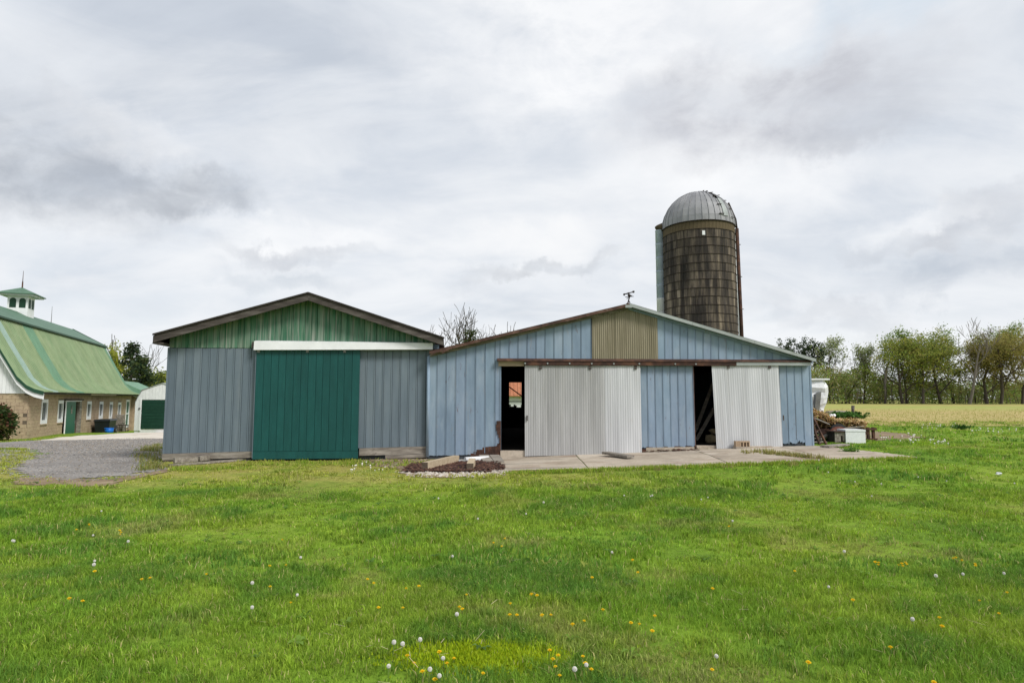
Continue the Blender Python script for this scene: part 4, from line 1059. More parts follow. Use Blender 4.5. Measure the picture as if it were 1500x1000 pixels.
m = MB(); m.box(tpx(116.2), tpx(119.5), -.05, .1, -.95, zd1); m.build('door_post', MT['greywood'], gb)
m = MB(); a, c = d3[0], d3[1]
m.box(a, a + .16, -.03, .1, d3[2], d3[3]); m.box(c - .16, c, -.03, .1, d3[2], d3[3]); m.box(a + .16, c - .16, -.03, .1, d3[3] - .2, d3[3]); m.box(a + .16, c - .16, -.03, .1, d3[2], d3[2] + .12); m.box(a + .16, c - .16, -.03, .1, (d3[2] + d3[3]) / 2 - .07, (d3[2] + d3[3]) / 2 + .05)
w = m.build('narrow_door', MT['white'], gb)
m = MB(); m.box(a + .16, c - .16, .03, .05, d3[2] + .12, d3[3] - .2); m.build('pane', MT['door2'], w)
# eave board, broken soffit
m = MB(); m.box(-.2, GL * .38, -.62, -.56, 1.86, 1.99); m.build('eave_board', MT['fascia'], gb)
m = MB(); m.box(GL * .38 + .01, GL * .66, -.64, -.58, 1.84, 1.99); m.build('eave_board', MT['palewood'], gb)
m = MB(); m.box(GL * .66 + .01, GL, -.62, -.56, 1.86, 1.99); m.build('eave_board', MT['fascia'], gb)
m = MB(); m.box(-.1, GL, -.55, .0, 1.9, 1.95); m.build('soffit', MT['darkin'], gb)
# gable boards
nbd = 60
def gprof(w):
    w = min(w, 10 - w)
    pts = PROF[::-1]
    for (w0, z0), (w1, z1) in zip(pts, pts[1:]):
        if w0 <= w <= w1: return lin(w, w0, z0, w1, z1)
    return pts[-1][1]
for k in range(nbd):
    a, c = -.1 + 10.2 * k / nbd, -.1 + 10.2 * (k + 1) / nbd
    m = MB(); z0 = ZW - .08
    m.hexa([(-.05, a + .004, z0), (-.05, c - .004, z0), (-.01, c - .004, z0), (-.01, a + .004, z0), (-.05, a + .004, gprof(a) - .06), (-.05, c - .004, gprof(c) - .06), (-.01, c - .004, gprof(c) - .06), (-.01, a + .004, gprof(a) - .06)])
    m.build('gable_board', MT['white'], gb)
m = MB(); m.prism([(.0, 0, ZW), (.0, 10, ZW)] + [(.0, 10 - w, z - .1) for w, z in PROF[:3][::-1]] + [(.0, w, z - .1) for w, z in PROF[1:3]], (.1, 0, 0)); m.build('gable_backing', MT['steel'], gb)
m = MB(); m.prism([(GL, 0, ZW), (GL, 10, ZW)] + [(GL, 10 - w, z - .1) for w, z in PROF[:3][::-1]] + [(GL, w, z - .1) for w, z in PROF[1:3]], (-.1, 0, 0)); m.build('gable_backing', MT['white'], gb)
# roof sheets
fl = [(2.5, 6.43), (1.45, 4.50), (0.48, 2.80), (0.02, 2.33), (-0.35, 2.12), (-0.80, 1.99)]
nsh = 30; OVR = -.45
for k in range(nsh):
    t0, t1 = lin(k, 0, OVR, nsh, GL + .4), lin(k + 1, 0, OVR, nsh, GL + .4)
    mt = MT['roof_light']
    if k in (7, 8): mt = MT['roof_teal']
    if k in (2, 29): mt = MT['roof_pale'] if k == 2 else MT['roof_teal']
    for side in (0, 1):
        fx = (lambda w: w) if side == 0 else (lambda w: 10 - w)
        m = MB(); nrib = 3
        for (w0, z0), (w1, z1) in zip(fl, fl[1:]):
            p = [(t0, fx(w0), z0), (t1, fx(w0), z0), (t1, fx(w1), z1), (t0, fx(w1), z1)]
            m.add(p + [(q[0], q[1], q[2] - .02) for q in p], [(0, 3, 2, 1) if side == 0 else (0, 1, 2, 3), (4, 5, 6, 7) if side == 0 else (7, 6, 5, 4)])
            for r_ in range(nrib):
                tt = lin(r_, 0, t0, nrib, t1)
                d_n = Vector((0, (z0 - z1), (w0 - w1))).normalized() if True else None
                ny = -(z0 - z1) if side == 0 else (z0 - z1); nz = (w0 - w1); ln = math.hypot(ny, nz); ny, nz = ny / ln * .06, nz / ln * .06
                q = [(tt, fx(w0), z0), (tt + .075, fx(w0), z0), (tt + .075, fx(w1), z1), (tt, fx(w1), z1)]
                top = [(tt + .015, fx(w0) + ny, z0 + nz), (tt + .06, fx(w0) + ny, z0 + nz), (tt + .06, fx(w1) + ny, z1 + nz), (tt + .015, fx(w1) + ny, z1 + nz)]
                m.add(q + top, [(4, 5, 6, 7), (0, 1, 5, 4), (1, 2, 6, 5), (2, 3, 7, 6), (3, 0, 4, 7)])
        m.build('roof_sheet', mt if side == 0 else MT['roof_light'], gb)
    for side in (0, 1):
        fx = (lambda w: w) if side == 0 else (lambda w: 10 - w); m = MB(); e = 0.003 if k < nsh - 1 else 0
        p = [(t0, fx(5.0), 7.87), (t1 - e, fx(5.0), 7.87), (t1 - e, fx(2.28), 6.40), (t0, fx(2.28), 6.40)]
        m.add(p + [(q[0], q[1], q[2] - .07) for q in p], [(0, 1, 2, 3), (4, 5, 6, 7), (3, 2, 6, 7), (0, 3, 7, 4), (1, 2, 6, 5)]); m.build('upper_roof_sheet', MT['roof_dark'], gb)
m = MB()
for side in (0, 1):
    fx = (lambda w: w) if side == 0 else (lambda w: 10 - w)
    m.box(OVR, GL + .4, min(fx(2.28), fx(2.24)), max(fx(2.28), fx(2.24)), 6.29, 6.40)
m.build('break_trim', MT['trim_green'], gb)
for x0 in (OVR - .02, GL + .36):
    m = MB(); pr = [(5.0, 7.9)] + fl
    pr[1] = (2.3, 6.42)
    for side in (0, 1):
        fx = (lambda w: w) if side == 0 else (lambda w: 10 - w)
        for (w0, z0), (w1, z1) in zip(pr, pr[1:]):
            m.hexa([(x0, fx(w1), z1 - .17), (x0 + .06, fx(w1), z1 - .17), (x0 + .06, fx(w0), z0 - .17), (x0, fx(w0), z0 - .17), (x0, fx(w1), z1 + .03), (x0 + .06, fx(w1), z1 + .03), (x0 + .06, fx(w0), z0 + .03), (x0, fx(w0), z0 + .03)])
    m.build('rake_trim', MT['trim_green'], gb)
    m = MB()
    for side in (0, 1):
        fx = (lambda w: w) if side == 0 else (lambda w: 10 - w)
        for (w0, z0), (w1, z1) in zip(pr, pr[1:]):
            xx = x0 + (.07 if x0 < 0 else -.05)
            m.hexa([(xx, fx(w1), z1 - .42), (xx + .04, fx(w1), z1 - .42), (xx + .04, fx(w0), z0 - .42), (xx, fx(w0), z0 - .42), (xx, fx(w1), z1 - .1), (xx + .04, fx(w1), z1 - .1), (xx + .04, fx(w0), z0 - .1), (xx, fx(w0), z0 - .1)])
    m.build('rake_underboard', MT['white'], gb)
# cupola
ct = 12.7; cw = .62
m = MB(); m.box(ct - cw, ct + cw, 5 - cw, 5 + cw, 7.0, 9.0); cu = m.build('cupola', MT['white'], gb)
for sgn in (-1, 1):
    for q in (-.29, .29):
        for axis in (0, 1):
            m = MB(); ww = .20
            z0, zc = 8.15, 8.66
            pts2 = [(-ww, z0), (ww, z0)] + [(ww * math.cos(R(a)), zc + ww * math.sin(R(a))) for a in range(0, 181, 30)]
            if axis == 0: poly_ = [(ct + sgn * (cw + .012), 5 + q + a, z_) for a, z_ in pts2]; off_ = (-sgn * .01, 0, 0)
            else: poly_ = [(ct + q + a, 5 + sgn * (cw + .012), z_) for a, z_ in pts2]; off_ = (0, -sgn * .01, 0)
            m.prism(poly_, off_)
            for s_ in range(8):
                zz = z0 + .04 + s_ * .075
                if axis == 0: m.box(min(ct + sgn * (cw + .014), ct + sgn * (cw + .035)), max(ct + sgn * (cw + .014), ct + sgn * (cw + .035)), 5 + q - ww * .9, 5 + q + ww * .9, zz, zz + .03)
                else: m.box(ct + q - ww * .9, ct + q + ww * .9, min(5 + sgn * (cw + .014), 5 + sgn * (cw + .035)), max(5 + sgn * (cw + .014), 5 + sgn * (cw + .035)), zz, zz + .03)
            m.build('louver', MT['trim_green'], cu)
m = MB(); e = 1.16; m.box(ct - e + .1, ct + e - .1, 5 - e + .1, 5 + e - .1, 9.0, 9.08); m.build('eave', MT['white'], cu)
m = MB(); m.add([(ct - e, 5 - e, 9.085), (ct + e, 5 - e, 9.085), (ct + e, 5 + e, 9.085), (ct - e, 5 + e, 9.085), (ct - e, 5 - e, 9.15), (ct + e, 5 - e, 9.15), (ct + e, 5 + e, 9.15), (ct - e, 5 + e, 9.15), (ct, 5, 9.72)],
               [(3, 2, 1, 0), (0, 1, 5, 4), (1, 2, 6, 5), (2, 3, 7, 6), (3, 0, 4, 7), (4, 5, 8), (5, 6, 8), (6, 7, 8), (7, 4, 8)]); m.build('cupola_roof', MT['roof_dark'], cu)
m = MB(); m.tube([(ct, 5, 9.68), (ct, 5, 10.1), (ct, 5, 10.2), (ct, 5, 10.95)], [.05, .045, .025, .012], 6); m.build('finial', MT['rust'], cu)
m = MB(); m.tube([(19.0, 5, 7.8), (19.0, 5.0, 9.2)], [.03, .012], 5); m.build('lightning_rod', MT['steel'], gb)
# low wing roof at the far end
m = MB(); w0 = GL + .5
m.add([(w0, -1.6, 1.95), (w0 + 8, -1.6, 1.95), (w0 + 8, 1.2, 3.3), (w0, 1.2, 3.3), (w0 + 8, 4, 1.95), (w0, 4, 1.95)], [(0, 1, 2, 3), (3, 2, 4, 5), (0, 3, 5), (1, 4, 2)]); m.build('wing_roof', MT['roof_teal'], gb)
m = MB(); m.box(w0 + .1, w0 + 7.9, -1.2, 3.6, ZB, 1.94); m.build('wing_wall', MT['block'], gb)

# ------------------------------------------------------------------ white garage
GY_ = 47.0
def Gp(px, py): p = at(px, py, GY_); return p.x, p.z
gx0, gzb = Gp(195.5, 630.5); xpk, zpk = Gp(238, 561.5); hw = xpk - gx0
gar = thing('garage', 'small white rounded garage with a dark green roll door', 'garage', (xpk, GY_, 0))
zs_ = Gp(195, 590)[1]; zk = Gp(204, 571.5)[1]
pf = [(-hw, gzb - .3), (-hw, zs_), (-hw + .45, zk), (0, zpk), (hw - .45, zk), (hw, zs_), (hw, gzb - .3)]
dx0 = Gp(206.5, 600)[0] - xpk; dx1 = -dx0; dzt = Gp(220, 585.5)[1]; dzb = Gp(220, 628)[1]
m = MB(); m.prism([(x, .08, z) for x, z in pf], (0, 7, 0)); m.build('body', MT['white'], gar)
nn = 16
for k in range(nn):
    a, c = lin(k, 0, -hw, nn, hw), lin(k + 1, 0, -hw, nn, hw)
    def zt(x):
        x = abs(x); return lin(x, 0, zpk, hw - .45, zk) if x < hw - .45 else lin(x, hw - .45, zk, hw, zs_)
    m = MB(); lo = dzt + .02 if (a + c) / 2 > dx0 and (a + c) / 2 < dx1 else gzb
    m.hexa([(a + .006, .03, lo), (c - .006, .03, lo), (c - .006, .079, lo), (a + .006, .079, lo), (a + .006, .03, zt(a)), (c - .006, .03, zt(c)), (c - .006, .079, zt(c)), (a + .006, .079, zt(a))]); m.build('wall_sheet', MT['white'], gar)
nn = 9; m = MB(); m.box(dx0, dx1, .06, .078, dzb, dzt); gdoor = m.build('garage_door', MT['garage'], gar)
for k in range(nn):
    a, c = lin(k, 0, dzb, nn, dzt), lin(k + 1, 0, dzb, nn, dzt); m = MB(); m.box(dx0 + .01, dx1 - .01, .03, .059, a + .012, c - .012); m.build('door_panel', MT['garage'], gdoor)
m = MB(); m.box(dx0 - .12, dx0 - .004, -.0, .06, gzb, dzt + .1); m.build('door_frame', MT['white'], gar)
for (x0, z0), (x1, z1) in zip(pf[1:], pf[2:6]):
    m = MB(); m.hexa([(x0, -.02, z0 + .002), (x1, -.02, z1 + .002), (x1, 7.1, z1 + .002), (x0, 7.1, z0 + .002), (x0, -.02, z0 + .05), (x1, -.02, z1 + .05), (x1, 7.1, z1 + .05), (x0, 7.1, z0 + .05)]); m.build('roof', MT['zinc'], gar)
m = MB(); m.box(-hw + .3, -hw + .42, -.04, .028, Gp(200, 598)[1] - .06, Gp(200, 598)[1] + .06); m.build('lamp', MT['steel'], gar)

# white building seen through the barn's rear window
rb = thing('rear_building', 'white building with an orange rusty roof behind the blue barn', 'building', (0.4, 46, 0))
zr = at(755, 578, 46).z
m = MB(); m.box(-4, 4, 0, 6, -.4, zr); m.build('wall', MT['white'], rb)
for k in range(16):
    a, c = -4.3 + k * .54, -4.3 + (k + 1) * .54; m = MB()
    m.hexa([(a, -.4, zr - .12), (c - .02, -.4, zr - .12), (c - .02, 3, zr + 1.6), (a, 3, zr + 1.6), (a, -.4, zr - .06), (c - .02, -.4, zr - .06), (c - .02, 3, zr + 1.66), (a, 3, zr + 1.66)])
    m.bar((a + .27, -.4, zr - .05), (a + .27, 3, zr + 1.67), .06, .05); m.build('roof_sheet', MT['rustroof'], rb)
m = MB(); m.hexa([(-4.3, 3, zr + 1.6), (4.3, 3, zr + 1.6), (4.3, 6.4, zr - .12), (-4.3, 6.4, zr - .12), (-4.3, 3, zr + 1.66), (4.3, 3, zr + 1.66), (4.3, 6.4, zr - .06), (-4.3, 6.4, zr - .06)]); m.build('rear_roof', MT['rustroof'], rb)

# ------------------------------------------------------------------ things along the gambrel barn wall
def gw(px, out): t = tpx(px); p = C0 + gd * t - ge * out; return Vector((p.x, p.y, float(H(p.x, p.y)))), t
def onwall(px, out): 
    p, t = gw(px, out); return p
hgt = 42.5 / FPX
p = onwall(140, .75); p.z = at(138, 634.5, p.y).z
tc_ = thing('trash_cart', 'black wheeled plastic cart beside the blue tub at the block barn', 'bin', p, math.atan2(gd.y, gd.x))
m = MB(); m.hexa([(-.9, -.42, .12), (.7, -.42, .12), (.7, .42, .12), (-.9, .42, .12), (-1.05, -.5, .95), (.9, -.5, .95), (.9, .5, .95), (-1.05, .5, .95)]); m.build('body', MT['black'], tc_)
m = MB(); m.hexa([(-1.12, -.55, .955), (.97, -.55, .955), (.97, .55, .955), (-1.12, .55, .955), (-1.05, -.5, 1.06), (.9, -.5, 1.06), (.9, .5, 1.06), (-1.05, .5, 1.06)]); m.build('lid', MT['black'], tc_)
for y in (-.5, .46):
    m = MB(); m.tube([(1.0, y, .2), (1.0, y + .08, .2)], .24, 16); wh = m.build('wheel', MT['rubber'], tc_, True)
    m = MB(); m.tube([(1.0, y - .012, .2), (1.0, y + .092, .2)], .11, 12); m.build('hub', MT['steel'], wh, True)
p = onwall(131, 1.35); p.z = at(131, 634.5, p.y).z
tb = thing('blue_tub', 'bright blue plastic tub in front of the black cart', 'tub', p)
m = MB(); N = 16
ring = lambda r, z: [(r * math.cos(2 * math.pi * k / N), r * math.sin(2 * math.pi * k / N), z) for k in range(N)]
m.add(ring(.26, 0) + ring(.30, .38) + ring(.27, .38) + ring(.24, .04), [(k, (k + 1) % N, N + (k + 1) % N, N + k) for k in range(N)] + [(N + k, N + (k + 1) % N, 2 * N + (k + 1) % N, 2 * N + k) for k in range(N)] + [(2 * N + k, 2 * N + (k + 1) % N, 3 * N + (k + 1) % N, 3 * N + k) for k in range(N)] + [tuple(range(N))[::-1], tuple(range(3 * N, 4 * N))]); m.build('tub_body', MT['tubblue'], tb, True)
m = MB(); m.tube([(.31 * math.cos(2 * math.pi * k / N), .31 * math.sin(2 * math.pi * k / N), .38) for k in range(N + 1)], .02, 5, False); m.build('tub_rim', MT['tubblue'], tb, True)
p = onwall(152, .7); p.z = at(152, 633, p.y).z
wb_ = thing('hand_cart', 'small two wheeled hand cart with pale hubs past the black cart', 'cart', p, math.atan2(gd.y, gd.x))
m = MB(); m.bar((-.3, 0, .35), (1.0, 0, .55), .35, .06); m.bar((-.3, .1, .35), (-1.0, .1, .95), .04, .04); m.bar((-.3, -.1, .35), (-1.0, -.1, .95), .04, .04); m.build('frame', MT['fascia'], wb_)
for y in (-.28, .24):
    m = MB(); m.tube([(0, y, .27), (0, y + .06, .27)], .28, 16); wh = m.build('wheel', MT['rubber'], wb_, True)
    m = MB(); m.tube([(0, y - .01, .27), (0, y + .07, .27)], .15, 12); m.build('hub', MT['steel'], wh, True)
p = onwall(169, .55); p.z = at(168, 631, p.y).z
st = thing('stone_stack', 'leaning stack of thin tan slabs against the block wall', 'stack', p, math.atan2(gd.y, gd.x))
for k in range(12):
    m = MB(); z0 = .02 + k * .115; s_ = .75 - .035 * k; o_ = -.05 * k + rnd.uniform(-.05, .05)
    m.box(o_ - s_, o_ + s_ * .6, -.3 + rnd.uniform(0, .06), .3, z0, z0 + .085); m.build('slab', MT['greywood'], st)
p = onwall(163, 1.0); p.z = at(162, 632, p.y).z
cr = thing('low_stool', 'low dark metal stool beside the leaning slab stack', 'stool', p)
m = MB(); m.box(-.3, .3, -.2, .2, .5, .55); m.build('seat', MT['fascia'], cr)
for x in (-.26, .26):
    for y in (-.16, .16): m = MB(); m.tube([(x, y, 0), (x * .9, y, .5)], .025, 6); m.build('leg', MT['fascia'], cr)

# ------------------------------------------------------------------ clutter right of the blue barn
zr_ = lambda x, y: float(H(x, y))
CORN = FB.w(bR, 0)
# wrapped machine
Yt = 22.0
def TP(px, py, y=21.15): p = at(px, py, y); return p
tw = thing('wrapped_machine', 'tall farm machine wrapped in torn white plastic beside the blue wall', 'machine', (TP(1200, 600).x, Yt, zr_(TP(1200, 600).x, Yt)))
bx, bz_ = tw.location.x, tw.location.z
rows_ = [(556, 1174, 1213, .9), (560, 1174, 1217, .92), (567, 1174, 1219.5, .92), (575, 1174, 1221, .9), (582, 1174, 1219, .88), (590, 1174, 1216, .84), (598, 1174, 1213.5, .8), (608, 1174, 1212, .76)]
m = MB(); rings = []; NR = 14
for (py, pa_, pb_, dep) in rows_:
    xa, xb = TP(pa_, py).x - bx, TP(pb_, py).x - bx; z = TP(pb_, py).z - bz_; rr = []
    for k in range(NR):
        an = 2 * math.pi * k / NR; cxx, hx = (xa + xb) / 2, (xb - xa) / 2
        q_ = 0.55; f = lambda v: math.copysign(abs(v) ** q_, v)
        rr.append((cxx + hx * f(math.cos(an)) * (1 + rnd.uniform(-.045, .015)), dep * (f(math.sin(an)) * (1 + rnd.uniform(-.10, .05)) + 1) - .9, z + rnd.uniform(-.04, .04)))
    rings.append(rr)
vs_ = [p for r_ in rings for p in r_]; fs = []
for i in range(len(rings) - 1):
    for k in range(NR): fs.append((i * NR + k, (i + 1) * NR + k, (i + 1) * NR + (k + 1) % NR, i * NR + (k + 1) % NR)[::-1])
fs += [tuple(range(NR)), tuple(range((len(rings) - 1) * NR, len(rings) * NR))[::-1]]
m.add(vs_, fs); m.build('plastic_wrap', MT['tarp'], tw)
m = MB(); a = TP(1174, 555.5); c = TP(1214, 555); m.box(a.x - bx, c.x - bx, -.92, .9, a.z - bz_ - .02, a.z - bz_ + .03); m.build('top_sheet', MT['white'], tw)
m = MB(); a, c = TP(1191, 578), TP(1200, 604); m.hexa([(a.x - bx - .05, -.93, c.z - bz_ - .25), (c.x - bx - .05, -.90, c.z - bz_ - .25), (c.x - bx - .05, -.85, c.z - bz_ - .25), (a.x - bx - .05, -.85, c.z - bz_ - .25), (a.x - bx + .05, -.96, a.z - bz_), (c.x - bx + .05, -.96, a.z - bz_ + .1), (c.x - bx, -.85, a.z - bz_ + .1), (a.x - bx, -.85, a.z - bz_)]); m.build('torn_panel', MT['steel'], tw)
for x in (-.55, .25):
    for y in (-.4, .4): m = MB(); m.box(x - .06, x + .06, y - .06, y + .06, 0, TP(1200, 600).z - bz_); m.build('leg', MT['rust'], tw)
# rusty trailer with straw
Yr = 19.6
A, B = at(1186, 628, Yr), at(1262, 631, Yr); gz_ = zr_((A.x + B.x) / 2, Yr)
tr = thing('rusty_trailer', 'rust red flat trailer heaped with old straw behind the white chest', 'trailer', (A.x, Yr, gz_))
Lx = B.x - A.x; zt = A.z - gz_
m = MB(); m.box(-1.2, Lx, -.1, 1.5, zt - .10, zt); m.build('bed', MT['rust'], tr)
m = MB(); m.box(-1.2, Lx + .1, -.14, -.105, zt - .16, zt + .02); m.build('side_rail', MT['rust'], tr)
fx0 = at(1209, 630, Yr).x - A.x
m = MB(); arc = [(fx0 + .30 + .30 * math.cos(a) if False else fx0 + .27 - .33 * math.cos(a), -.3, zt - .26 + .33 * math.sin(a)) for a in np.linspace(0, math.pi * .75, 8)]
for p0, p1 in zip(arc, arc[1:]): m.hexa([p0, p1, (p1[0], .1, p1[2]), (p0[0], .1, p0[2]), (p0[0], -.3, p0[2] + .02), (p1[0], -.3, p1[2] + .02), (p1[0], .1, p1[2] + .02), (p0[0], .1, p0[2] + .02)])
m.prism([(p[0], -.301, p[2]) for p in arc] + [(fx0 + .27, -.301, zt - .26)], (0, -.01, 0)); m.build('fender', surf('red_rust_paint', [(0.3, (0.13, 0.045, 0.03)), (0.7, (0.21, 0.085, 0.06))], ns=4, rough=.7), tr)
m = MB(); m.tube([(fx0 + .3, -.25, .27), (fx0 + .3, -.05, .27)], .27, 16); wh = m.build('wheel', MT['rubber'], tr, True)
m = MB(); m.tube([(fx0 + .3, -.27, .27), (fx0 + .3, -.04, .27)], .13, 12); m.build('rim', MT['rust'], wh, True)
ex = at(1274, 634, Yr).x - A.x
for x in (ex - .10, ex + .06): m = MB(); m.box(x - .035, x + .035, -.12, -.05, zt - .33, zt + .06); m.build('stake', MT['rust'], tr)
m = MB(); m.box(Lx, ex + .14, -.16, -.125, zt - .03, zt + .035); m.box(Lx, ex + .14, -.16, -.125, zt - .33, zt - .28); m.build('tail_rail', MT['rust'], tr)
# white chest and weathered hutch
Yc = 18.6
A, B = at(1239, 629, Yc), at(1268, 652, Yc); zg = at(1250, 656, Yc).z
ch = thing('white_chest', 'white enamel chest freezer standing on the grass right of the barn', 'freezer', ((A.x + B.x) / 2, Yc, zg), R(-4))
w = (B.x - A.x) / 2; h = A.z - zg
m = MB(); m.box(-w, w, -.0, .55, .09, h - .06); m.build('body', MT['appliance'], ch)
m = MB(); m.box(-w - .008, w + .008, -.012, .56, h - .055, h); m.build('lid', MT['appliance'], ch)
m = MB(); m.box(-w + .1, w - .02, .05, .5, 0, .088); m.build('plinth', MT['fascia'], ch)
A, B = at(1223, 632, Yc + .05), at(1238.5, 652, Yc + .05)
hu = thing('wooden_hutch', 'weathered wooden hutch with a dark opening beside the white chest', 'hutch', ((A.x + B.x) / 2, Yc + .05, zg))
w = (B.x - A.x) / 2; h = A.z - zg
m = MB(); m.box(-w, w, .05, .5, .08, h - .02); m.build('box', MT['darkin'], hu)
for k in range(5):
    a = -w + k * (2 * w / 5)
    if k == 3: m = MB(); m.box(a + .003, a + 2 * w / 5 - .003, .015, .048, h * .75, h - .02)
    else: m = MB(); m.box(a + .003, a + 2 * w / 5 - .003, .015, .048, h * .33 + .01 * k, h - .02)
    m.build('plank', MT['greywood'], hu)
m = MB(); m.box(-w - .03, w, -.02, .55, h - .018, h + .015); m.build('top', MT['rust'], hu)
for k in range(2):
    m = MB(); m.box(-w + k * w + .02, -w + (k + 1) * w - .01, .0, .048, .07, h * .31); m.build('brick', MT['brickred'], hu)
# leaning iron frame
for k, (pa, pb) in enumerate((((1189, 617), (1203, 657)), ((1192, 613), (1213, 656)))):
    pass
p0, p1 = at(1203, 657.5, 18.0), at(1213, 656.5, 18.1); q0_, q1_ = at(1188.5, 616, 18.35), at(1191.5, 612, 18.5)
lf = thing('iron_ladder', 'rusty iron ladder leaning against the right corner of the blue barn', 'ladder', (p0.x, p0.y, p0.z))
m = MB(); m.bar((0, 0, 0), q0_ - p0, .05, .05); m.build('rail', MT['rust'], lf)
m = MB(); m.bar(p1 - p0, q1_ - p0, .05, .05); m.build('rail', MT['rust'], lf)
for k in range(1, 5):
    m = MB(); m.tube([(q0_ - p0) * (k / 5), (p1 - p0).lerp(q1_ - p0, k / 5)], .012, 5); m.build('rung', MT['rust'], lf)
# pallets behind the ladder, plank on the ground
pl = thing('pallet_pile', 'pile of dark broken pallets behind the leaning iron ladder', 'pallets', (CORN.x + .05, CORN.y + 1.3, zr_(CORN.x + .6, CORN.y + 1)))
for k in range(4):
    m = MB(); zz = .03 + k * .10; x0 = rnd.uniform(-.05, .1); m.box(x0, x0 + rnd.uniform(.7, 1.0), rnd.uniform(-.1, .05), .7, zz, zz + .03); m.build('slat', MT['greywood'], pl)
    if k < 3:
        for xx in (.05, .42, .75): m = MB(); m.box(xx, xx + .08, .0, .65, zz + .031, zz + .099); m.build('bearer', MT['darkin'], pl)
a, c = gnd(1212, 657), gnd(1242, 654.5); beam('wood_plank', 'pale plank lying on the grass in front of the wooden hutch', 'plank', a + Vector((0, .15, .05)), c + Vector((0, .1, .06)), .25, .04, MT['greywood'])
# scrap boards thrown against the trailer
for (pa, ya, pb, yb, y0, y1, w, lab) in ((1196, 646, 1222, 630, 18.9, 19.3, .12, 'brown scrap board leaning low between the iron ladder and the hutch'), (1192, 637, 1216, 641, 19.0, 19.2, .10, 'dark scrap board lying level under the trailer edge'),
                                 (1226, 628, 1264, 624, 19.35, 19.5, .14, 'weathered board lying on the straw above the white chest'), (1190, 611, 1214, 621, 19.3, 19.4, .09, 'thin board sliding down the straw heap beside the blue wall')):
    a, c = at(pa, ya, y0), at(pb, yb, y1); m = MB(); m.bar((0, 0, 0), c - a, w, .035); o = m.build('scrap_board', MT['greywood']); o.location = a; tag(o, lab, 'board')
# far posts, log
a = at(1212, 608, 43); c = at(1243, 608, 44); zz = zr_(a.x, 43) + .28
m = MB(); m.tube([(0, 0, 0), ((c.x - a.x) * .5, .5, .03), (c.x - a.x, 1, .0)], [.20, .19, .16], 9); o = m.build('log', MT['greywood'], None, True); o.location = (a.x, 43, zz); tag(o, 'grey log lying behind the dark green weeds', 'log')
a = at(1249.5, 607, 43); m = MB(); m.tube([(0, 0, -.2), (0, 0, .35), (.03, 0, .74)], [.12, .10, .11], 8); o = m.build('fence_post', MT['fascia'], None, True); o.location = (a.x, 43, zr_(a.x, 43) + .1); tag(o, 'short dark post standing beside the grey log', 'post')
for (px, py, lab) in ((1213, 613, 'crumpled white plastic scrap at the foot of the wrapped machine'), (1464, 696.5, 'lone white plastic scrap on the mown lawn at the right')):
    p = gnd(px, py) if py > 640 else at(px, py, 21); m = MB(); s_ = .04 if py > 640 else .16
    for k in range(4): m.tube([(rnd.uniform(-s_, s_), rnd.uniform(-s_, s_), 0), (rnd.uniform(-s_, s_), rnd.uniform(-s_, s_), s_ * .8)], [s_ * .8, s_ * .3], 6)
    o = m.build('plastic_scrap', MT['tarp']); o.location = (p.x, p.y, max(p.z, zr_(p.x, p.y)) + (.03 if py > 640 else 0)); tag(o, lab, 'scrap')

# ------------------------------------------------------------------ vegetation generators
def leaf_cloud(pts, size, n, spread_, cols, seed, flat_=0.5):
    """leaf-sized quads round a list of points; returns verts, faces, colours"""
    g = np.random.default_rng(seed); pts = np.asarray(pts, float)
    c = np.repeat(pts, n, 0) + g.normal(0, spread_, (len(pts) * n, 3)) * np.array([1, 1, .75])
    N = len(c)
    d1 = g.normal(size=(N, 3)); d1[:, 2] *= flat_; d1 /= np.linalg.norm(d1, axis=1)[:, None]
    d2 = np.cross(d1, g.normal(size=(N, 3))); d2 /= np.linalg.norm(d2, axis=1)[:, None] + 1e-9
    s = size * g.uniform(.5, 1.3, (N, 1))
    V = np.stack([c - d1 * s, c - d2 * s * .55 + d1 * s * .1, c + d1 * s, c + d2 * s * .55 + d1 * s * .1], 1).reshape(-1, 3)
    F = np.arange(N * 4).reshape(-1, 4)
    cols = np.asarray(cols, float)
    cl = np.repeat(g.integers(0, len(cols), len(pts)), n); k = g.random(N) < .35
    cl[k] = g.integers(0, len(cols), k.sum())
    C = np.repeat(cols[cl] * g.uniform(.8, 1.2, (N, 1)), 4, 0)
    return V, F, C


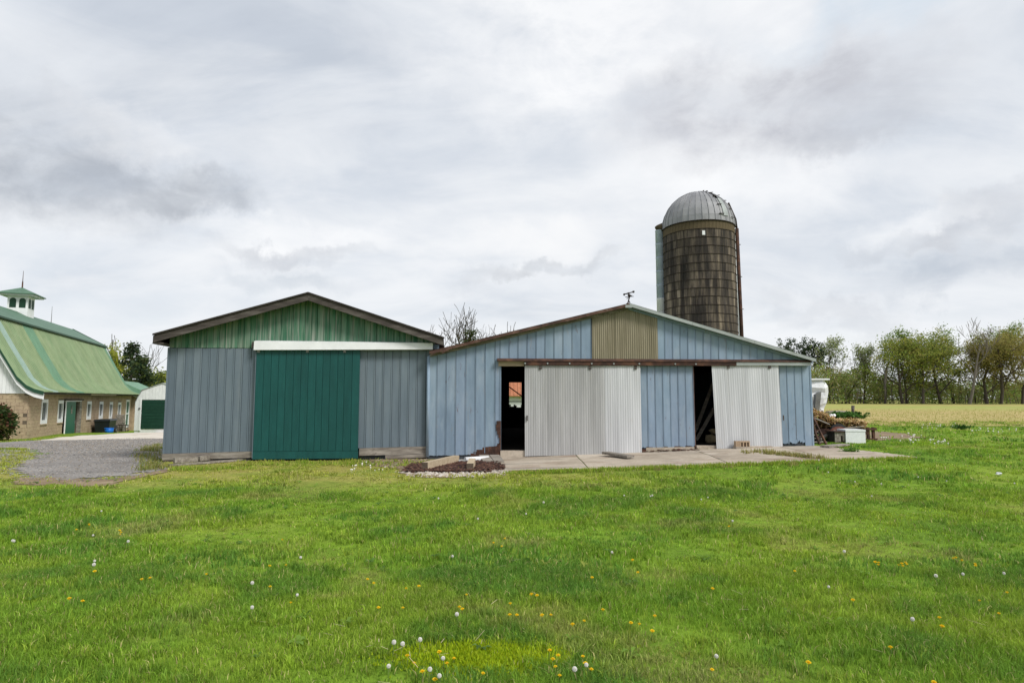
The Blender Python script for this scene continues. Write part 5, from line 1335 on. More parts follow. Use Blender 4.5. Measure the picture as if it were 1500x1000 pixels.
def skeleton(h, seed, trunk_r, base=.3, spread_=.6, levels=3, kids=5, up=.35, lean=0, minr=.02, fork=False):
    """branching skeleton: list of (points, radii) and the tips"""
    g = random.Random(seed); out, tips = [], []

    def grow(p, d, L, r, lv):
        n = 4 if lv < levels else 3; pts, rs = [p.copy()], [r]
        for k in range(n):
            d = (d + Vector((g.gauss(0, .13), g.gauss(0, .13), g.gauss(0, .08) + (.06 if lv else 0)))).normalized()
            p = p + d * (L / n); pts.append(p.copy()); rs.append(max(minr, r * (1 - .62 * (k + 1) / n)))
        out.append((pts, rs))
        if lv >= levels: tips.append(pts[-1]); tips.append(pts[-2]); return
        nk = kids + (g.randint(0, 2) if lv else 2)
        for k in range(nk):
            f = (base if lv == 0 else .25) + (1 - (base if lv == 0 else .25)) * (k + g.random()) / nk
            i = min(int(f * n), n - 1); q = pts[i].lerp(pts[i + 1], f * n - i)
            an = k * 2.4 + g.uniform(-.5, .5); ref = Vector((math.cos(an), math.sin(an), 0))
            side = (ref - d * ref.dot(d)).normalized()
            nd = (side * spread_ * g.uniform(.7, 1.3) + d * (1 - spread_ * .6) + Vector((0, 0, up))).normalized()
            grow(q, nd, L * g.uniform(.42, .68) * (1.0 if lv else (1.15 - .55 * f)), rs[i] * g.uniform(.45, .62), lv + 1)
        tips.append(pts[-1])
    grow(Vector((0, 0, -.2)), Vector((lean, 0, 1)).normalized(), h, trunk_r, 0)
    return out, tips


def tree(name, label, cat, x, y, h, seed, cols, leaf=.28, nleaf=14, lspread=.5, trunk=.3, base=.3, spread_=.6, levels=3, kids=5, up=.35, lean=0, bark='bark', z=None, group=None, minr=.02, rz=0, sx=1.0, skip=0):
    sk, tips = skeleton(1.0 * h * .8, seed, trunk, base, spread_, levels, kids, up, lean, minr)
    m = MB()
    for pts, rs in sk: m.tube(pts, rs, 5 if rs[0] > .08 else 3, False)
    zz = float(H(x, y)) if z is None else z
    top = max(max(p.z for p in pts) for pts, _ in sk); k = h / top
    t = thing(name, label, cat, (x, y, zz), rz, group); t.scale = (k * sx, k * sx, k)
    m.build('trunk', MT[bark], t, True)
    if nleaf:
        g = random.Random(seed + 5); tp = [p for p in tips if g.random() > skip]
        V, F, C = leaf_cloud(tp, leaf / k, nleaf, lspread / k, cols, seed)
        link('crown', bigmesh('crown', V, F, None, [MT['leaf']], C), t)
    return t


OLIVE = [(.16, .185, .035), (.20, .21, .045), (.13, .17, .03), (.23, .215, .055), (.11, .15, .03)]
BRONZE = [(.18, .165, .045), (.22, .19, .06), (.14, .15, .035), (.17, .14, .045)]
FRESH = [(.14, .20, .04), (.18, .24, .05), (.11, .17, .035)]
PALE = [(.20, .235, .11), (.165, .205, .085), (.23, .25, .13)]
DARK = [(.022, .040, .022), (.035, .055, .025), (.05, .062, .022)]
SCRUB = [(.10, .13, .035), (.125, .14, .04), (.135, .12, .055), (.085, .12, .03), (.15, .135, .06), (.12, .175, .04)]
TY = 135.0
def tx(px, y=TY): return at(px, 590, y).x
def th(py, x, y=TY, px=1350): return at(px, py, y).z - float(H(x, y))
FAR = [  # px, y, top py, kind
    (1166, 140, 496, 'pine', 'slim dark pine topping the barn roof line, left of the tree row'),
    (1196, 138, 496, 'pine', 'wider ragged pine beside the slim pine over the barn eave'),
    (1216, 132, 492, 'pale', 'thin pale leaved tree with two upright limbs just past the pines'),
    (1238, 130, 497, 'pale2', 'crooked half bare tree curving right above the brush'),
    (1265, 132, 503, 'pale', 'feathery light green tree left of the dead snag'),
    (1328, 128, 480, 'fresh', 'bright green tree poking above the left end of the broad oaks'),
    (1322, 126, 494, 'olive', 'yellow green leafy tree next to the dead snag'),
    (1352, 124, 482, 'olive', 'broad olive oak, largest in the left clump of the row'),
    (1380, 125, 490, 'olive', 'spreading olive tree with ivy at its foot'),
    (1397, 132, 476, 'fresh', 'tall sparse green tree behind the broad oak'),
    (1420, 121, 468, 'bare', 'tall bare grey tree rising between the two oak clumps'),
    (1452, 132, 474, 'fresh', 'thin green topped tree behind the bronze oak'),
    (1446, 124, 500, 'bronze', 'slender bronze tree right of the bare tree'),
    (1466, 122, 486, 'bronze', 'large bronze leaved oak near the right edge'),
    (1498, 123, 484, 'bronze', 'bronze oak with a forked trunk, furthest right in the row'),
    (1502, 138, 470, 'fresh', 'green tree top showing over the furthest right oak'),
]
for i, (px, y, py, kind, lab) in enumerate(FAR):
    x = tx(px, y); h = th(py, x, y, px); s_ = 100 + i * 7
    if kind == 'pine': tree('pine_tree', lab, 'tree', x, y, h, s_, DARK, .20, 34, .36, .28, .55, .75, 2, 6, .12, 0)
    elif kind == 'pale': tree('tree', lab, 'tree', x, y, h, s_, PALE, .20, 4, .45, .22, .25, .42, 3, 4, .55, .02, 'bark')
    elif kind == 'pale2': tree('tree', lab, 'tree', x, y, h, s_, PALE, .18, 2, .4, .22, .3, .5, 3, 4, .45, .22, 'bark')
    elif kind == 'fresh': tree('tree', lab, 'tree', x, y, h, s_, FRESH, .18, 9, .5, .25, .35, .45, 3, 4, .5, 0)
    elif kind == 'bare': tree('bare_tree', lab, 'tree', x, y, h, s_, [], 0, 0, 0, .34, .38, .6, 3, 4, .5, 0, 'palebark', minr=.035)
    elif kind == 'olive': tree('oak_tree', lab, 'tree', x, y, h, s_, OLIVE, .18, 21, .55, .34, .2, .95, 3, 5, .12, 0, sx=.98, skip=.30)
    else: tree('oak_tree', lab, 'tree', x, y, h, s_, BRONZE, .18, 21, .55, .34, .22, .95, 3, 5, .12, 0, sx=.98, skip=.30)
# dead snag wrapped in old vine
x = tx(1297, 126); h = th(531, x, 126, 1297)
sn = thing('dead_snag', 'bare leaning dead trunk standing alone left of the oaks', 'tree', (x, 126, float(H(x, 126))))
m = MB(); m.tube([(0, 0, -.2), (.1, 0, h * .45), (.5, 0, h * .8), (.9, 0, h)], [.22, .26, .28, .03], 7); m.tube([(.1, 0, h * .45), (-.6, 0, h * .52)], [.1, .03], 5); m.build('trunk', MT['palebark'], sn, True)

# scrub belt below the trees: uncountable, one mass
g = np.random.default_rng(31); pts = []; cl = []
for k in range(3000):
    px = g.uniform(1120, 1640); y = g.uniform(126, 146); top = 7.8 - 3.0 * ss(px, 1270, 1340) + 1.2 * (vnoise(px * .05, 0.3, 2) - .5) * 3
    if px > 1300:
        top *= .85
        if g.random() < .52: continue
    z = g.uniform(0, 1) ** .8 * max(top, 1.2); pts.append((tx(px, y), y, float(H(tx(px, y), y)) + z))
V, F, C = leaf_cloud(pts, .22, 24, .7, [tuple(1.5 * k for k in c) for c in SCRUB], 32)
o = link('scrub', bigmesh('scrub', V, F, None, [MT['leaf']], C)); tag(o, kind='stuff')
m = MB(); gr = random.Random(5)
for k in range(200):
    px = gr.uniform(1150, 1620); y = gr.uniform(124, 140); x = tx(px, y); z = float(H(x, y)); hh = gr.uniform(3, 8)
    m.tube([(x, y, z), (x + gr.gauss(0, .3), y, z + hh * .5), (x + gr.gauss(0, .9), y, z + hh)], [.07, .05, .02], 3, False)
tag(m.build('thicket_stems', MT['bark'], None, True), kind='stuff')
# further wood that closes the gaps behind
pts = []
for k in range(1300):
    px = g.uniform(1000, 1900); y = g.uniform(185, 215); z = g.uniform(0, 1) ** .7 * (7.5 - 2.5 * vnoise(px * .03, 1.2, 8)); x = tx(px, y); pts.append((x, y, float(H(x, y)) + z))
V, F, C = leaf_cloud(pts, .42, 18, 1.1, SCRUB[:4], 33)
o = link('distant_wood', bigmesh('distant_wood', V, F, None, [MT['leaf']], C)); tag(o, kind='stuff')

# trees behind the barns
def bt(px, y, py, name, lab, **kw):
    p = at(px, 590, y); z = float(H(p.x, y)); h = at(px, py, y).z - z
    return tree(name, lab, 'tree', p.x, y, h, kw.pop('seed'), kw.pop('cols', []), z=z, **kw)
bt(640, 62, 458, 'bare_tree', 'bare tree behind the right end of the green gable roof', seed=41, nleaf=0, trunk=.24, base=.5, spread_=.55, levels=3, kids=3, up=.45, minr=.022)
vt = bt(681, 58, 449, 'ivy_tree', 'bare tree with an ivy clad trunk rising over the blue barn roof', seed=47, nleaf=0, trunk=.30, base=.45, spread_=.6, levels=3, kids=4, up=.4, minr=.022)
gi = np.random.default_rng(4); k_ = vt.scale[0]
iv = [(gi.normal(0, .35) + .5 * t_, gi.normal(0, .3), (5.6 + t_ * 2.3)) for t_ in gi.random(90)]
V, F, C = leaf_cloud(np.array(iv) / k_, .12 / k_, 10, .18 / k_, [(.03, .05, .015), (.05, .07, .02), (.08, .075, .03)], 9)
link('ivy', bigmesh('ivy', V, F, None, [MT['leaf']], C), vt)
bt(712, 70, 473, 'bare_tree', 'faint spindly bare tree right of the ivy clad one', seed=52, nleaf=0, trunk=.10, base=.5, spread_=.4, levels=2, kids=5, up=.6, minr=.018)
bt(771, 60, 470, 'bare_tree', 'twig tip of a bare tree peeping over the rusty roof edge', seed=58, nleaf=0, trunk=.14, base=.6, spread_=.5, levels=2, kids=3, up=.5, lean=.05, minr=.025)
bt(177, 84, 502, 'tree', 'yellow green tree behind the far end of the gambrel barn', seed=61, cols=[(.20, .22, .03), (.26, .25, .035), (.15, .18, .03)], leaf=.20, nleaf=6, lspread=.45, trunk=.28, spread_=.5, sx=.7, levels=3, kids=5, up=.4)
bt(222, 90, 545, 'tree', 'leafy tree just above the garage roof peak', seed=67, cols=OLIVE[:3] + [(.05, .07, .02)], leaf=.20, nleaf=6, lspread=.5, trunk=.25, spread_=.6, levels=3, kids=4)
bt(236, 96, 549, 'tree', 'small leafy tree at the slate shed corner, behind the garage', seed=69, cols=OLIVE[:3] + [(.05, .07, .02)], leaf=.20, nleaf=6, lspread=.5, trunk=.22, spread_=.6, levels=3, kids=4)
bt(141, 90, 484, 'bare_tree', 'broken bare stems behind the ridge of the gambrel barn', seed=71, nleaf=0, trunk=.22, base=.7, spread_=.3, levels=1, kids=3, up=.8, minr=.05)
bt(192, 82, 494, 'bare_tree', 'bare slanting tree among the cedars behind the gambrel barn', seed=74, nleaf=0, trunk=.16, base=.5, spread_=.45, levels=2, kids=5, up=.4, lean=.25, minr=.025)

def conifer(px, y, py, lab, seed, cols, wid=.30):
    p = at(px, 590, y); z = float(H(p.x, y)); h = at(px, py, y).z - z; g = np.random.default_rng(seed)
    t = thing('cedar_tree', lab, 'tree', (p.x, y, z)); m = MB(); m.tube([(0, 0, -.2), (0, 0, h * .6), (.1, 0, h * .98)], [.24, .14, .02], 6)
    pts = []
    for k in range(46):
        f = .10 + .9 * (k / 46) ** .9; rr = h * wid * (1 - f) ** .75 * g.uniform(.6, 1.25) + .15; a = g.uniform(0, 6.28)
        e = Vector((rr * math.cos(a), rr * math.sin(a), h * f + rr * .12)); s0 = Vector((0, 0, h * f)); m.tube([s0, e], [.05, .012], 3, False)
        for q in np.linspace(.3, 1.0, 5): pts.append(tuple(s0.lerp(e, q)))
    m.build('trunk', MT['bark'], t, True)
    V, F, C = leaf_cloud(np.array(pts), .20, 12, .34, cols, seed); link('crown', bigmesh('crown', V, F, None, [MT['leaf']], C), t)


conifer(190, 76, 504, 'dark cedar behind the far end of the green roof', 63, DARK)
conifer(206, 72, 524, 'smaller dark cedar above the white garage', 65, DARK + [(.06, .08, .02)], .34)

# red-tinged shrub at the left edge
p = at(-2, 641, 32.9); p.z = zr_(p.x, 32.9); pts = []
sb = thing('shrub', 'bushy red tinged shrub against the block end wall', 'shrub', (p.x - .1, p.y - .2, p.z))
gs = np.random.default_rng(77); q = gs.normal(size=(240, 3)); q /= np.linalg.norm(q, axis=1)[:, None]
pts = q * gs.uniform(.55, 1.0, (240, 1)) * np.array([.95, .8, .9]) + np.array([0, 0, .95])
V, F, C = leaf_cloud(pts, .10, 16, .12, [(.03, .055, .015), (.045, .075, .02), (.09, .04, .025), (.03, .05, .015), (.07, .07, .02)], 78); link('foliage', bigmesh('foliage', V, F, None, [MT['leaf']], C), sb)
m = MB()
for k in range(7): m.tube([(rnd.uniform(-.2, .2), 0, -.1), (rnd.uniform(-.7, .7), rnd.uniform(-.5, .5), 1.1)], [.03, .012], 4)
m.build('stems', MT['bark'], sb)
# weeds
def weed(px, py, r_, h, lab, cols, seed, y=None, n=60):
    p = gnd(px, py) if y is None else Vector((at(px, py, y).x, y, zr_(at(px, py, y).x, y)))
    gs = np.random.default_rng(seed); pts = gs.normal(0, .5, (n, 3)) * np.array([r_, r_ * .7, 0]) + np.array([0, 0, 1]) * gs.uniform(.1, 1, (n, 1)) * h
    V, F, C = leaf_cloud(pts, h * .28, 8, h * .16, cols, seed); o = link('weed_clump', bigmesh('weed_clump', V, F, None, [MT['leaf']], C)); o.location = p; tag(o, lab, 'weeds')
WG = [(.035, .09, .015), (.05, .12, .02), (.03, .075, .015)]
weed(1240, 614, 1.1, .40, 'dark green weed clump around the short dark post', WG, 81, 41, 160)
weed(1225, 614, .8, .32, 'dark green weeds at the near side of the grey log', WG, 82, 40.5, 100)
weed(1245, 662, .17, .10, 'leafy green weed at the pad edge before the white chest', [(.08, .16, .03), (.11, .2, .035)], 83)
weed(1408, 629, .35, .18, 'lone dark weed tuft at the edge of the field', WG, 84)
weed(1002 - 120, 688, .06, .07, 'tiny weed sprouting from the concrete pad', FRESH, 85, n=12)

# straw heap on the trailer
gs = np.random.default_rng(91)
def straw(name, pts, n, L, cols, seed, w=.006):
    g = np.random.default_rng(seed); c = np.repeat(np.asarray(pts), n, 0) + g.normal(0, .05, (len(pts) * n, 3)); N = len(c)
    d = g.normal(size=(N, 3)); d[:, 2] *= .35; d /= np.linalg.norm(d, axis=1)[:, None]; s = np.cross(d, [0, 0, 1.0]); s /= np.linalg.norm(s, axis=1)[:, None] + 1e-9
    l = L * g.uniform(.5, 1.2, (N, 1)); V = np.stack([c - d * l - s * w, c - d * l + s * w, c + d * l + s * w, c + d * l - s * w], 1).reshape(-1, 3)
    cc = np.asarray(cols)[g.integers(0, len(cols), N)] * g.uniform(.75, 1.2, (N, 1))
    o = link(name, bigmesh(name, V, np.arange(N * 4).reshape(-1, 4), None, [MT['chip']], np.repeat(cc, 4, 0))); tag(o, kind='stuff'); return o
pts = []
for k in range(2000):
    px = gs.uniform(1176, 1264); y = gs.uniform(19.5, 21.2)
    top = 602 + 15 * ss(px, 1192, 1232) + gs.uniform(0, 3); base_ = 628
    py = lin(gs.random() ** .6, 0, base_, 1, top) if y < 20.6 else lin(gs.random(), 0, base_, 1, top)
    pts.append(tuple(at(px, py, y)))
hb = MB(); prof = [(1170, 602), (1192, 604), (1207, 609), (1224, 615), (1244, 618), (1264, 622)]
for (pa, ya), (pb, yb) in zip(prof, prof[1:]):
    A, B, C2, D2 = at(pa, 629, 19.7), at(pb, 629, 19.7), at(pb, yb, 20.3), at(pa, ya, 20.3); E, F2 = at(pb, yb, 21), at(pa, ya, 21)
    hb.hexa([A, B, Vector((E.x, 21.2, A.z)), Vector((F2.x, 21.2, A.z)), Vector((A.x, 20.2, D2.z)), Vector((B.x, 20.2, C2.z)), Vector((E.x, 20.9, C2.z)), Vector((F2.x, 20.9, D2.z))])
hb_o = hb.build('straw_heap', surf('old_straw', [(.3, (.20, .12, .05)), (.5, (.33, .21, .10)), (.72, (.45, .32, .17))], ns=4, rough=1, bump=.5, bscale=20, world_pos=True)); tag(hb_o, kind='stuff')
straw('straw', pts, 9, .10, [(.60, .40, .19), (.48, .29, .13), (.68, .50, .27), (.30, .20, .09), (.26, .25, .07)], 92, .012)

# ------------------------------------------------------------------ lawn
foot_s = [FS.w(uL - .05, -.03), FS.w(uR, -.03), FS.w(uR, SD), FS.w(uL, SD)]; foot_b = [FB.w(bL, 0), FB.w(bR, 0), FB.w(bR, BD), FB.w(bL, BD)]
foot_g = [C0 + gd * -.1 - ge * .05, C0 + gd * GL - ge * .05, C0 + gd * GL + ge * 10, C0 + ge * 10]
BLOCK = [[(p.x, p.y) for p in q] for q in (foot_s, foot_b, foot_g, SLAB, GRAVEL, APRON)]
SOFT = [[(p.x, p.y) for p in q] for q in (DIRT, DIRT2, FRINGE)]


def blades(name, N, sampler, seed, width, length, tall=1.0, cols=None, lean_=.5):
    g = np.random.default_rng(seed); x, y = sampler(g, N)
    # most blades stand in small tufts and lean out of them
    nc = max(1, len(x) // 22); ci = g.integers(0, nc, len(x)); r_t = g.uniform(.02, .07, nc)[ci] * (1 + np.hypot(x[ci], y[ci]) * .05)
    tuft = g.random(len(x)) < .62; ta = g.uniform(0, 2 * math.pi, len(x)); tr_ = np.sqrt(g.random(len(x)))
    ox_, oy_ = np.cos(ta) * tr_, np.sin(ta) * tr_; tall_t = g.uniform(.6, 1.6, nc)[ci]; tint_t = g.normal(1, .20, nc)[ci]; yel_t = g.random(nc)[ci]
    x = np.where(tuft, x[ci] + ox_ * r_t, x); y = np.where(tuft, y[ci] + oy_ * r_t, y)
    tall_t = np.where(tuft, tall_t, 1.0); tint_t = np.where(tuft, tint_t, 1.0); ta = np.where(tuft, ta + g.normal(0, .5, len(x)), g.uniform(0, 6.283, len(x)))
    jx, jy = x + g.normal(0, .05, len(x)), y + g.normal(0, .05, len(x))
    ok = np.ones(len(x), bool)
    for q in BLOCK: ok &= ~inpoly(jx, jy, q)
    for q in SOFT: ok &= ~(inpoly(jx, jy, q) & (g.random(len(x)) > .10))
    # clumpy thinning
    cl = fbm(x * 1.3, y * 1.3, 60, 4); mid = fbm(x * .55, y * .55, 70, 3); big = fbm(x * .16, y * .16, 90, 3)
    ok &= g.random(len(x)) < np.clip(.35 + 1.6 * (cl - .25), .3, 1)
    x, y, cl, mid, big = x[ok], y[ok], cl[ok], mid[ok], big[ok]; n = len(x); tall_t, tint_t, ta, yel_t, tuft = tall_t[ok], tint_t[ok], ta[ok], yel_t[ok], tuft[ok]
    r = np.hypot(x, y)
    worn = np.clip(ss(y, 10.5, 13.5) * (1 - ss(x, 0.0, 4.0)) * (.55 + 1.1 * (fbm(x * .7, y * .7, 170, 3) - .25)), 0, 1)         # thin yellowed turf before the shed
    patch_ = np.clip((fbm(x * 1.2, y * 1.2, 150, 4) - .44) * 6, 0, 1) - .6 * np.clip((fbm(x * 1.1, y * 1.1, 120, 4) - .46) * 6, 0, 1)
    hgt = (1 + .4 * patch_) * length * (.45 + 1.5 * np.clip((cl - .32) * 2, 0, 1)) * (.6 + .9 * np.clip((mid - .3) * 2, 0, 1)) * g.uniform(.6, 1.25, n) * (1 - .5 * worn) * tall_t
    mp_ = gnd(700, 966); that = np.clip((fbm(x * .9, y * .9, 210, 4) - .60) * 9, 0, 1)
    hgt = hgt * (1 - .65 * (1 - ss(((x - mp_.x) / .62) ** 2 + ((y - mp_.y) / .22) ** 2 + 1.6 * (fbm(x * 5, y * 5, 8, 3) - .5), .35, 1.15))) * (1 - .5 * that)
    hgt = np.minimum(hgt, .075 + .03 * (r > 9))
    az = ta; ln = g.uniform(.1, 1.0, n) * lean_ * 1.9
    dx, dy = np.cos(az) * ln, np.sin(az) * ln
    fa = g.uniform(0, math.pi, n); wx, wy = np.cos(fa) * width * .5, np.sin(fa) * width * .5
    wv = g.uniform(.65, 1.35, n); wx *= wv; wy *= wv
    z = H(x, y)
    P0 = np.stack([x - wx, y - wy, z - .005], -1); P1 = np.stack([x + wx, y + wy, z - .005], -1)
    mx, my, mz = x + dx * hgt * .38, y + dy * hgt * .38, z + hgt * .62
    P2 = np.stack([mx + wx * .8, my + wy * .8, mz], -1); P3 = np.stack([mx - wx * .8, my - wy * .8, mz], -1)
    P4 = np.stack([x + dx * hgt * 1.05, y + dy * hgt * 1.05, z + hgt * (1 - .28 * ln)], -1)
    V = np.stack([P0, P1, P2, P3, P4], 1).reshape(-1, 3); b_ = np.arange(n) * 5
    F4 = np.stack([b_, b_ + 1, b_ + 2, b_ + 3], -1); F3 = np.stack([b_ + 3, b_ + 2, b_ + 4], -1)
    mp_ = gnd(700, 966); mossy = (1 - ss(((x - mp_.x) / .62) ** 2 + ((y - mp_.y) / .22) ** 2 + 1.6 * (fbm(x * 5, y * 5, 8, 3) - .5), .35, 1.15))
    c0 = np.array([.205, .350, .036]); c1 = np.array([.115, .255, .042]); c2 = np.array([.335, .450, .048]); c3 = np.array([.52, .46, .20])
    tm = np.clip((fbm(x * 1.2, y * 1.2, 150, 4) - .44) * 6, 0, 1)[:, None]; tb = np.clip((fbm(x * 1.1, y * 1.1, 120, 4) - .46) * 6, 0, 1)[:, None]; td = np.clip((big - .42) * 3.2, 0, 1)[:, None]
    col = c0 * (1 - tm * .75) + c1 * tm * .75
    col = col * (1 - tb * .6) + c2 * tb * .6
    col = col * (1 - td * .25) + np.array([.33, .42, .03]) * td * .25
    col = col * (1 - worn[:, None] * .78) + np.array([.47, .45, .09]) * worn[:, None] * .78
    col = col * (1 - mossy[:, None]) + np.array([.40, .50, .022]) * mossy[:, None]
    col = col * (1 - that[:, None] * .55) + np.array([.42, .38, .14]) * that[:, None] * .55
    dry = (g.random(n) < .05 + .10 * worn)[:, None]; col = np.where(dry, c3, col)
    col = np.where((tuft & (yel_t > .86))[:, None], col * .4 + np.array([.34, .41, .05]) * .6, col)
    col = col * g.uniform(.68, 1.34, (n, 1)) * np.clip(tint_t, .5, 1.5)[:, None]
    V = V.astype(np.float32)
    o = link(name, bigmesh(name, V, F4, F3, [MT['blade']], np.repeat(col, 5, 0))); tag(o, kind='stuff'); return o


def trap(y0, y1, k=.95, m=3.6, xmin=None):
    def f(g, N):
        y = np.sqrt(g.uniform(y0 * y0, y1 * y1, N)); x = g.uniform(-1, 1, N) * (y * k + m)
        if xmin is not None: q = x > xmin; x, y = x[q], y[q]
        return x, y
    return f


blades('lawn_grass', 440000, trap(2.0, 6.0), 201, .0052, .066)
blades('lawn_grass', 300000, trap(6.0, 11.0), 202, .0088, .060)
blades('lawn_grass', 195000, trap(11.0, 19.0), 203, .015, .055)
blades('lawn_grass', 90000, trap(17.0, 36.0, .95, 2, 7.0), 204, .030, .09)
blades('lawn_grass', 45000, lambda g, N: (g.uniform(-18, -9, N), g.uniform(11, 21, N)), 205, .018, .08)
blades('lawn_grass', 9000, lambda g, N: (g.uniform(-32, -22, N), g.uniform(26, 37, N)), 206, .03, .09)
# stubble on the field
def fsamp(g, N):
    y = np.sqrt(g.uniform(30 ** 2, 85 ** 2, N)); x = g.uniform(.1, 1.0, N) * y
    return x, y
g = np.random.default_rng(210); N = 42000; x, y = fsamp(g, N); ok = inpoly(x, y, FIELD) & (g.random(len(x)) > ss(y, 34, 82)); x, y = x[ok], y[ok]; n = len(x); z = H(x, y)
hh = g.uniform(.05, .14, n); w = .010 + y * .0003; ca_, sa_ = np.cos(g.uniform(0, 3.1, n)), np.sin(g.uniform(0, 3.1, n))
V = np.stack([np.stack([x - w * ca_, y - w * sa_, z], -1), np.stack([x + w * ca_, y + w * sa_, z], -1), np.stack([x + g.normal(0, .05, n), y, z + hh], -1)], 1).reshape(-1, 3)
bn = vnoise(x * .03, y * .12, 5)[:, None]
C = (np.array([.40, .345, .125]) * (1 - bn) + np.array([.33, .36, .10]) * bn) * g.uniform(.92, 1.1, (n, 1)) * 1.1
o = link('field_stubble', bigmesh('field_stubble', V, None, np.arange(n * 3).reshape(-1, 3), [MT['blade']], np.repeat(C, 3, 0))); tag(o, kind='stuff')


# loose stones, mulch chips, joint weeds
def chips(name, poly, N, size, cols, seed, squash=.6, elong=1.0, dz=0.0, kind='stuff'):
    g = np.random.default_rng(seed); P_ = [(p[0], p[1]) for p in poly]
    x = g.uniform(min(p[0] for p in P_), max(p[0] for p in P_), N); y = g.uniform(min(p[1] for p in P_), max(p[1] for p in P_), N)
    ok = inpoly(x + g.normal(0, .12, N), y + g.normal(0, .12, N), P_)
    for q in (foot_s, foot_b): ok &= ~inpoly(x, y, [(p.x, p.y) for p in q])
    x, y = x[ok], y[ok]; n = len(x)
    s = size * g.uniform(.5, 1.5, n) * np.sqrt(np.clip(np.hypot(x, y) / 14, .8, 3)); an = g.uniform(0, 6.28, n); z = H(x, y) + .012 + dz * g.random(n)
    e = s * elong; ca_, sa_ = np.cos(an), np.sin(an)
    ox = [(1, 0, 0), (0, 1, 0), (-1, 0, 0), (0, -1, 0), (.15, .1, 1), (-.1, 0, -.5)]
    Vs = []
    for (a, b2, c) in ox:
        j = g.uniform(.7, 1.3, n); px = a * e * j; py = b2 * s * j; Vs.append(np.stack([x + px * ca_ - py * sa_, y + px * sa_ + py * ca_, z + c * s * squash * j], -1))
    V = np.stack(Vs, 1).reshape(-1, 3); b_ = (np.arange(n) * 6)[:, None]
    F = np.concatenate([b_ + np.array([[k, (k + 1) % 4, 4]]) for k in range(4)])
    cc = np.asarray(cols)[g.integers(0, len(cols), n)] * g.uniform(.75, 1.25, (n, 1))
    o = link(name, bigmesh(name, V, None, F, [MT['chip']], np.repeat(cc, 6, 0))); tag(o, kind=kind); return o


near_gravel = PG((-30, 655), (60, 646), (130, 644), (200, 642), (258, 642), (240, 672), (238, 690), (205, 698), (120, 706), (30, 702), (0, 695))
chips('gravel', near_gravel, 52000, .016, [(.22, .205, .19), (.18, .17, .16), (.30, .285, .265), (.12, .115, .11), (.24, .195, .145)], 301)
chips('gravel', PG((590, 688), (660, 691), (742, 689), (745, 694), (690, 700), (640, 699), (600, 698)), 900, .035, [(.45, .40, .34), (.36, .31, .26), (.50, .46, .41)], 302)
MUL = PG((592, 688), (612, 681), (660, 677), (716, 679), (740, 687), (722, 690.5), (660, 693), (604, 693))
chips('mulch', MUL, 9000, .022, [(.055, .025, .018), (.085, .04, .028), (.03, .016, .013), (.12, .065, .045)], 303, .6, 2.0, .05)
chips('debris', [gnd(px, lin(px, 745, 692.5, 1345, 671) + d_) for px, d_ in ((742, 1.5), (960, 2), (1150, 1.6), (1345, 1), (1345, -1.2), (1150, -1.6), (960, -1.6), (742, -2))], 2600, .014, [(.16, .11, .07), (.30, .24, .16), (.10, .075, .05)], 306, .5, 1.6)
chips('debris', DIRT, 1500, .018, [(.12, .08, .05), (.30, .24, .17), (.07, .045, .03), (.38, .33, .27)], 304, .5, 1.8)
chips('debris', [FB.w(FB.u(938), -.2), FB.w(FB.u(1018), -.2), FB.w(FB.u(1018), .0), FB.w(FB.u(938), 0)], 240, .03, [(.06, .03, .02), (.10, .05, .035), (.2, .16, .12)], 305, .5, 1.8, .04)


def tufts(name, spots, n, r_, L, cols, seed, w=.010):
    g = np.random.default_rng(seed); pts = np.array([(p.x, p.y) for p in spots]); c = np.repeat(pts, n, 0) + g.normal(0, r_, (len(pts) * n, 2)); N = len(c)
    x, y = c[:, 0], c[:, 1]; z = H(x, y) + .02; h = L * g.uniform(.5, 1.3, N); a = g.uniform(0, 6.28, N); l = g.uniform(.1, .7, N)
    wx, wy = np.cos(a + 1.6) * w, np.sin(a + 1.6) * w
    V = np.stack([np.stack([x - wx, y - wy, z], -1), np.stack([x + wx, y + wy, z], -1), np.stack([x + np.cos(a) * l * h, y + np.sin(a) * l * h, z + h], -1)], 1).reshape(-1, 3)
    cc = np.asarray(cols)[g.integers(0, len(cols), N)] * g.uniform(.8, 1.2, (N, 1))
    o = link(name, bigmesh(name, V, None, np.arange(N * 3).reshape(-1, 3), [MT['blade']], np.repeat(cc, 3, 0))); tag(o, kind='stuff'); return o


jt = [gnd(lin(t_, 0, 1120, 1, 1205), lin(t_, 0, 665, 1, 673)) for t_ in np.random.default_rng(3).random(26)] + [gnd(lin(t_, 0, 1088, 1, 1130), 662 + rnd.uniform(0, 3)) for t_ in np.random.default_rng(4).random(8)] + [gnd(px, py) for px, py in ((1163, 682), (1165, 683), (963, 690), (1067, 686))]
tufts('joint_weeds', jt, 26, .07, .10, [(.33, .30, .10), (.24, .26, .07), (.40, .34, .15)], 311)
tufts('edge_grass', [gnd(rnd.uniform(380, 640), rnd.uniform(676, 684)) for _ in range(90)] + [gnd(rnd.uniform(250, 380), rnd.uniform(686, 690)) for _ in range(40)] + [gnd(px, lin(px, 745, 694.5, 1150, 679.5) + rnd.uniform(-.6, 1.5)) for px in [rnd.uniform(740, 1340) for _ in range(420)]], 14, .06, .07, [(.30, .42, .04), (.42, .42, .10), (.20, .34, .03)], 312)
tufts('edge_grass', [gnd(rnd.uniform(207, 243), rnd.uniform(652, 690)) for _ in range(60)], 24, .12, .10, [(.27, .27, .07), (.32, .29, .10), (.19, .25, .05)], 313)
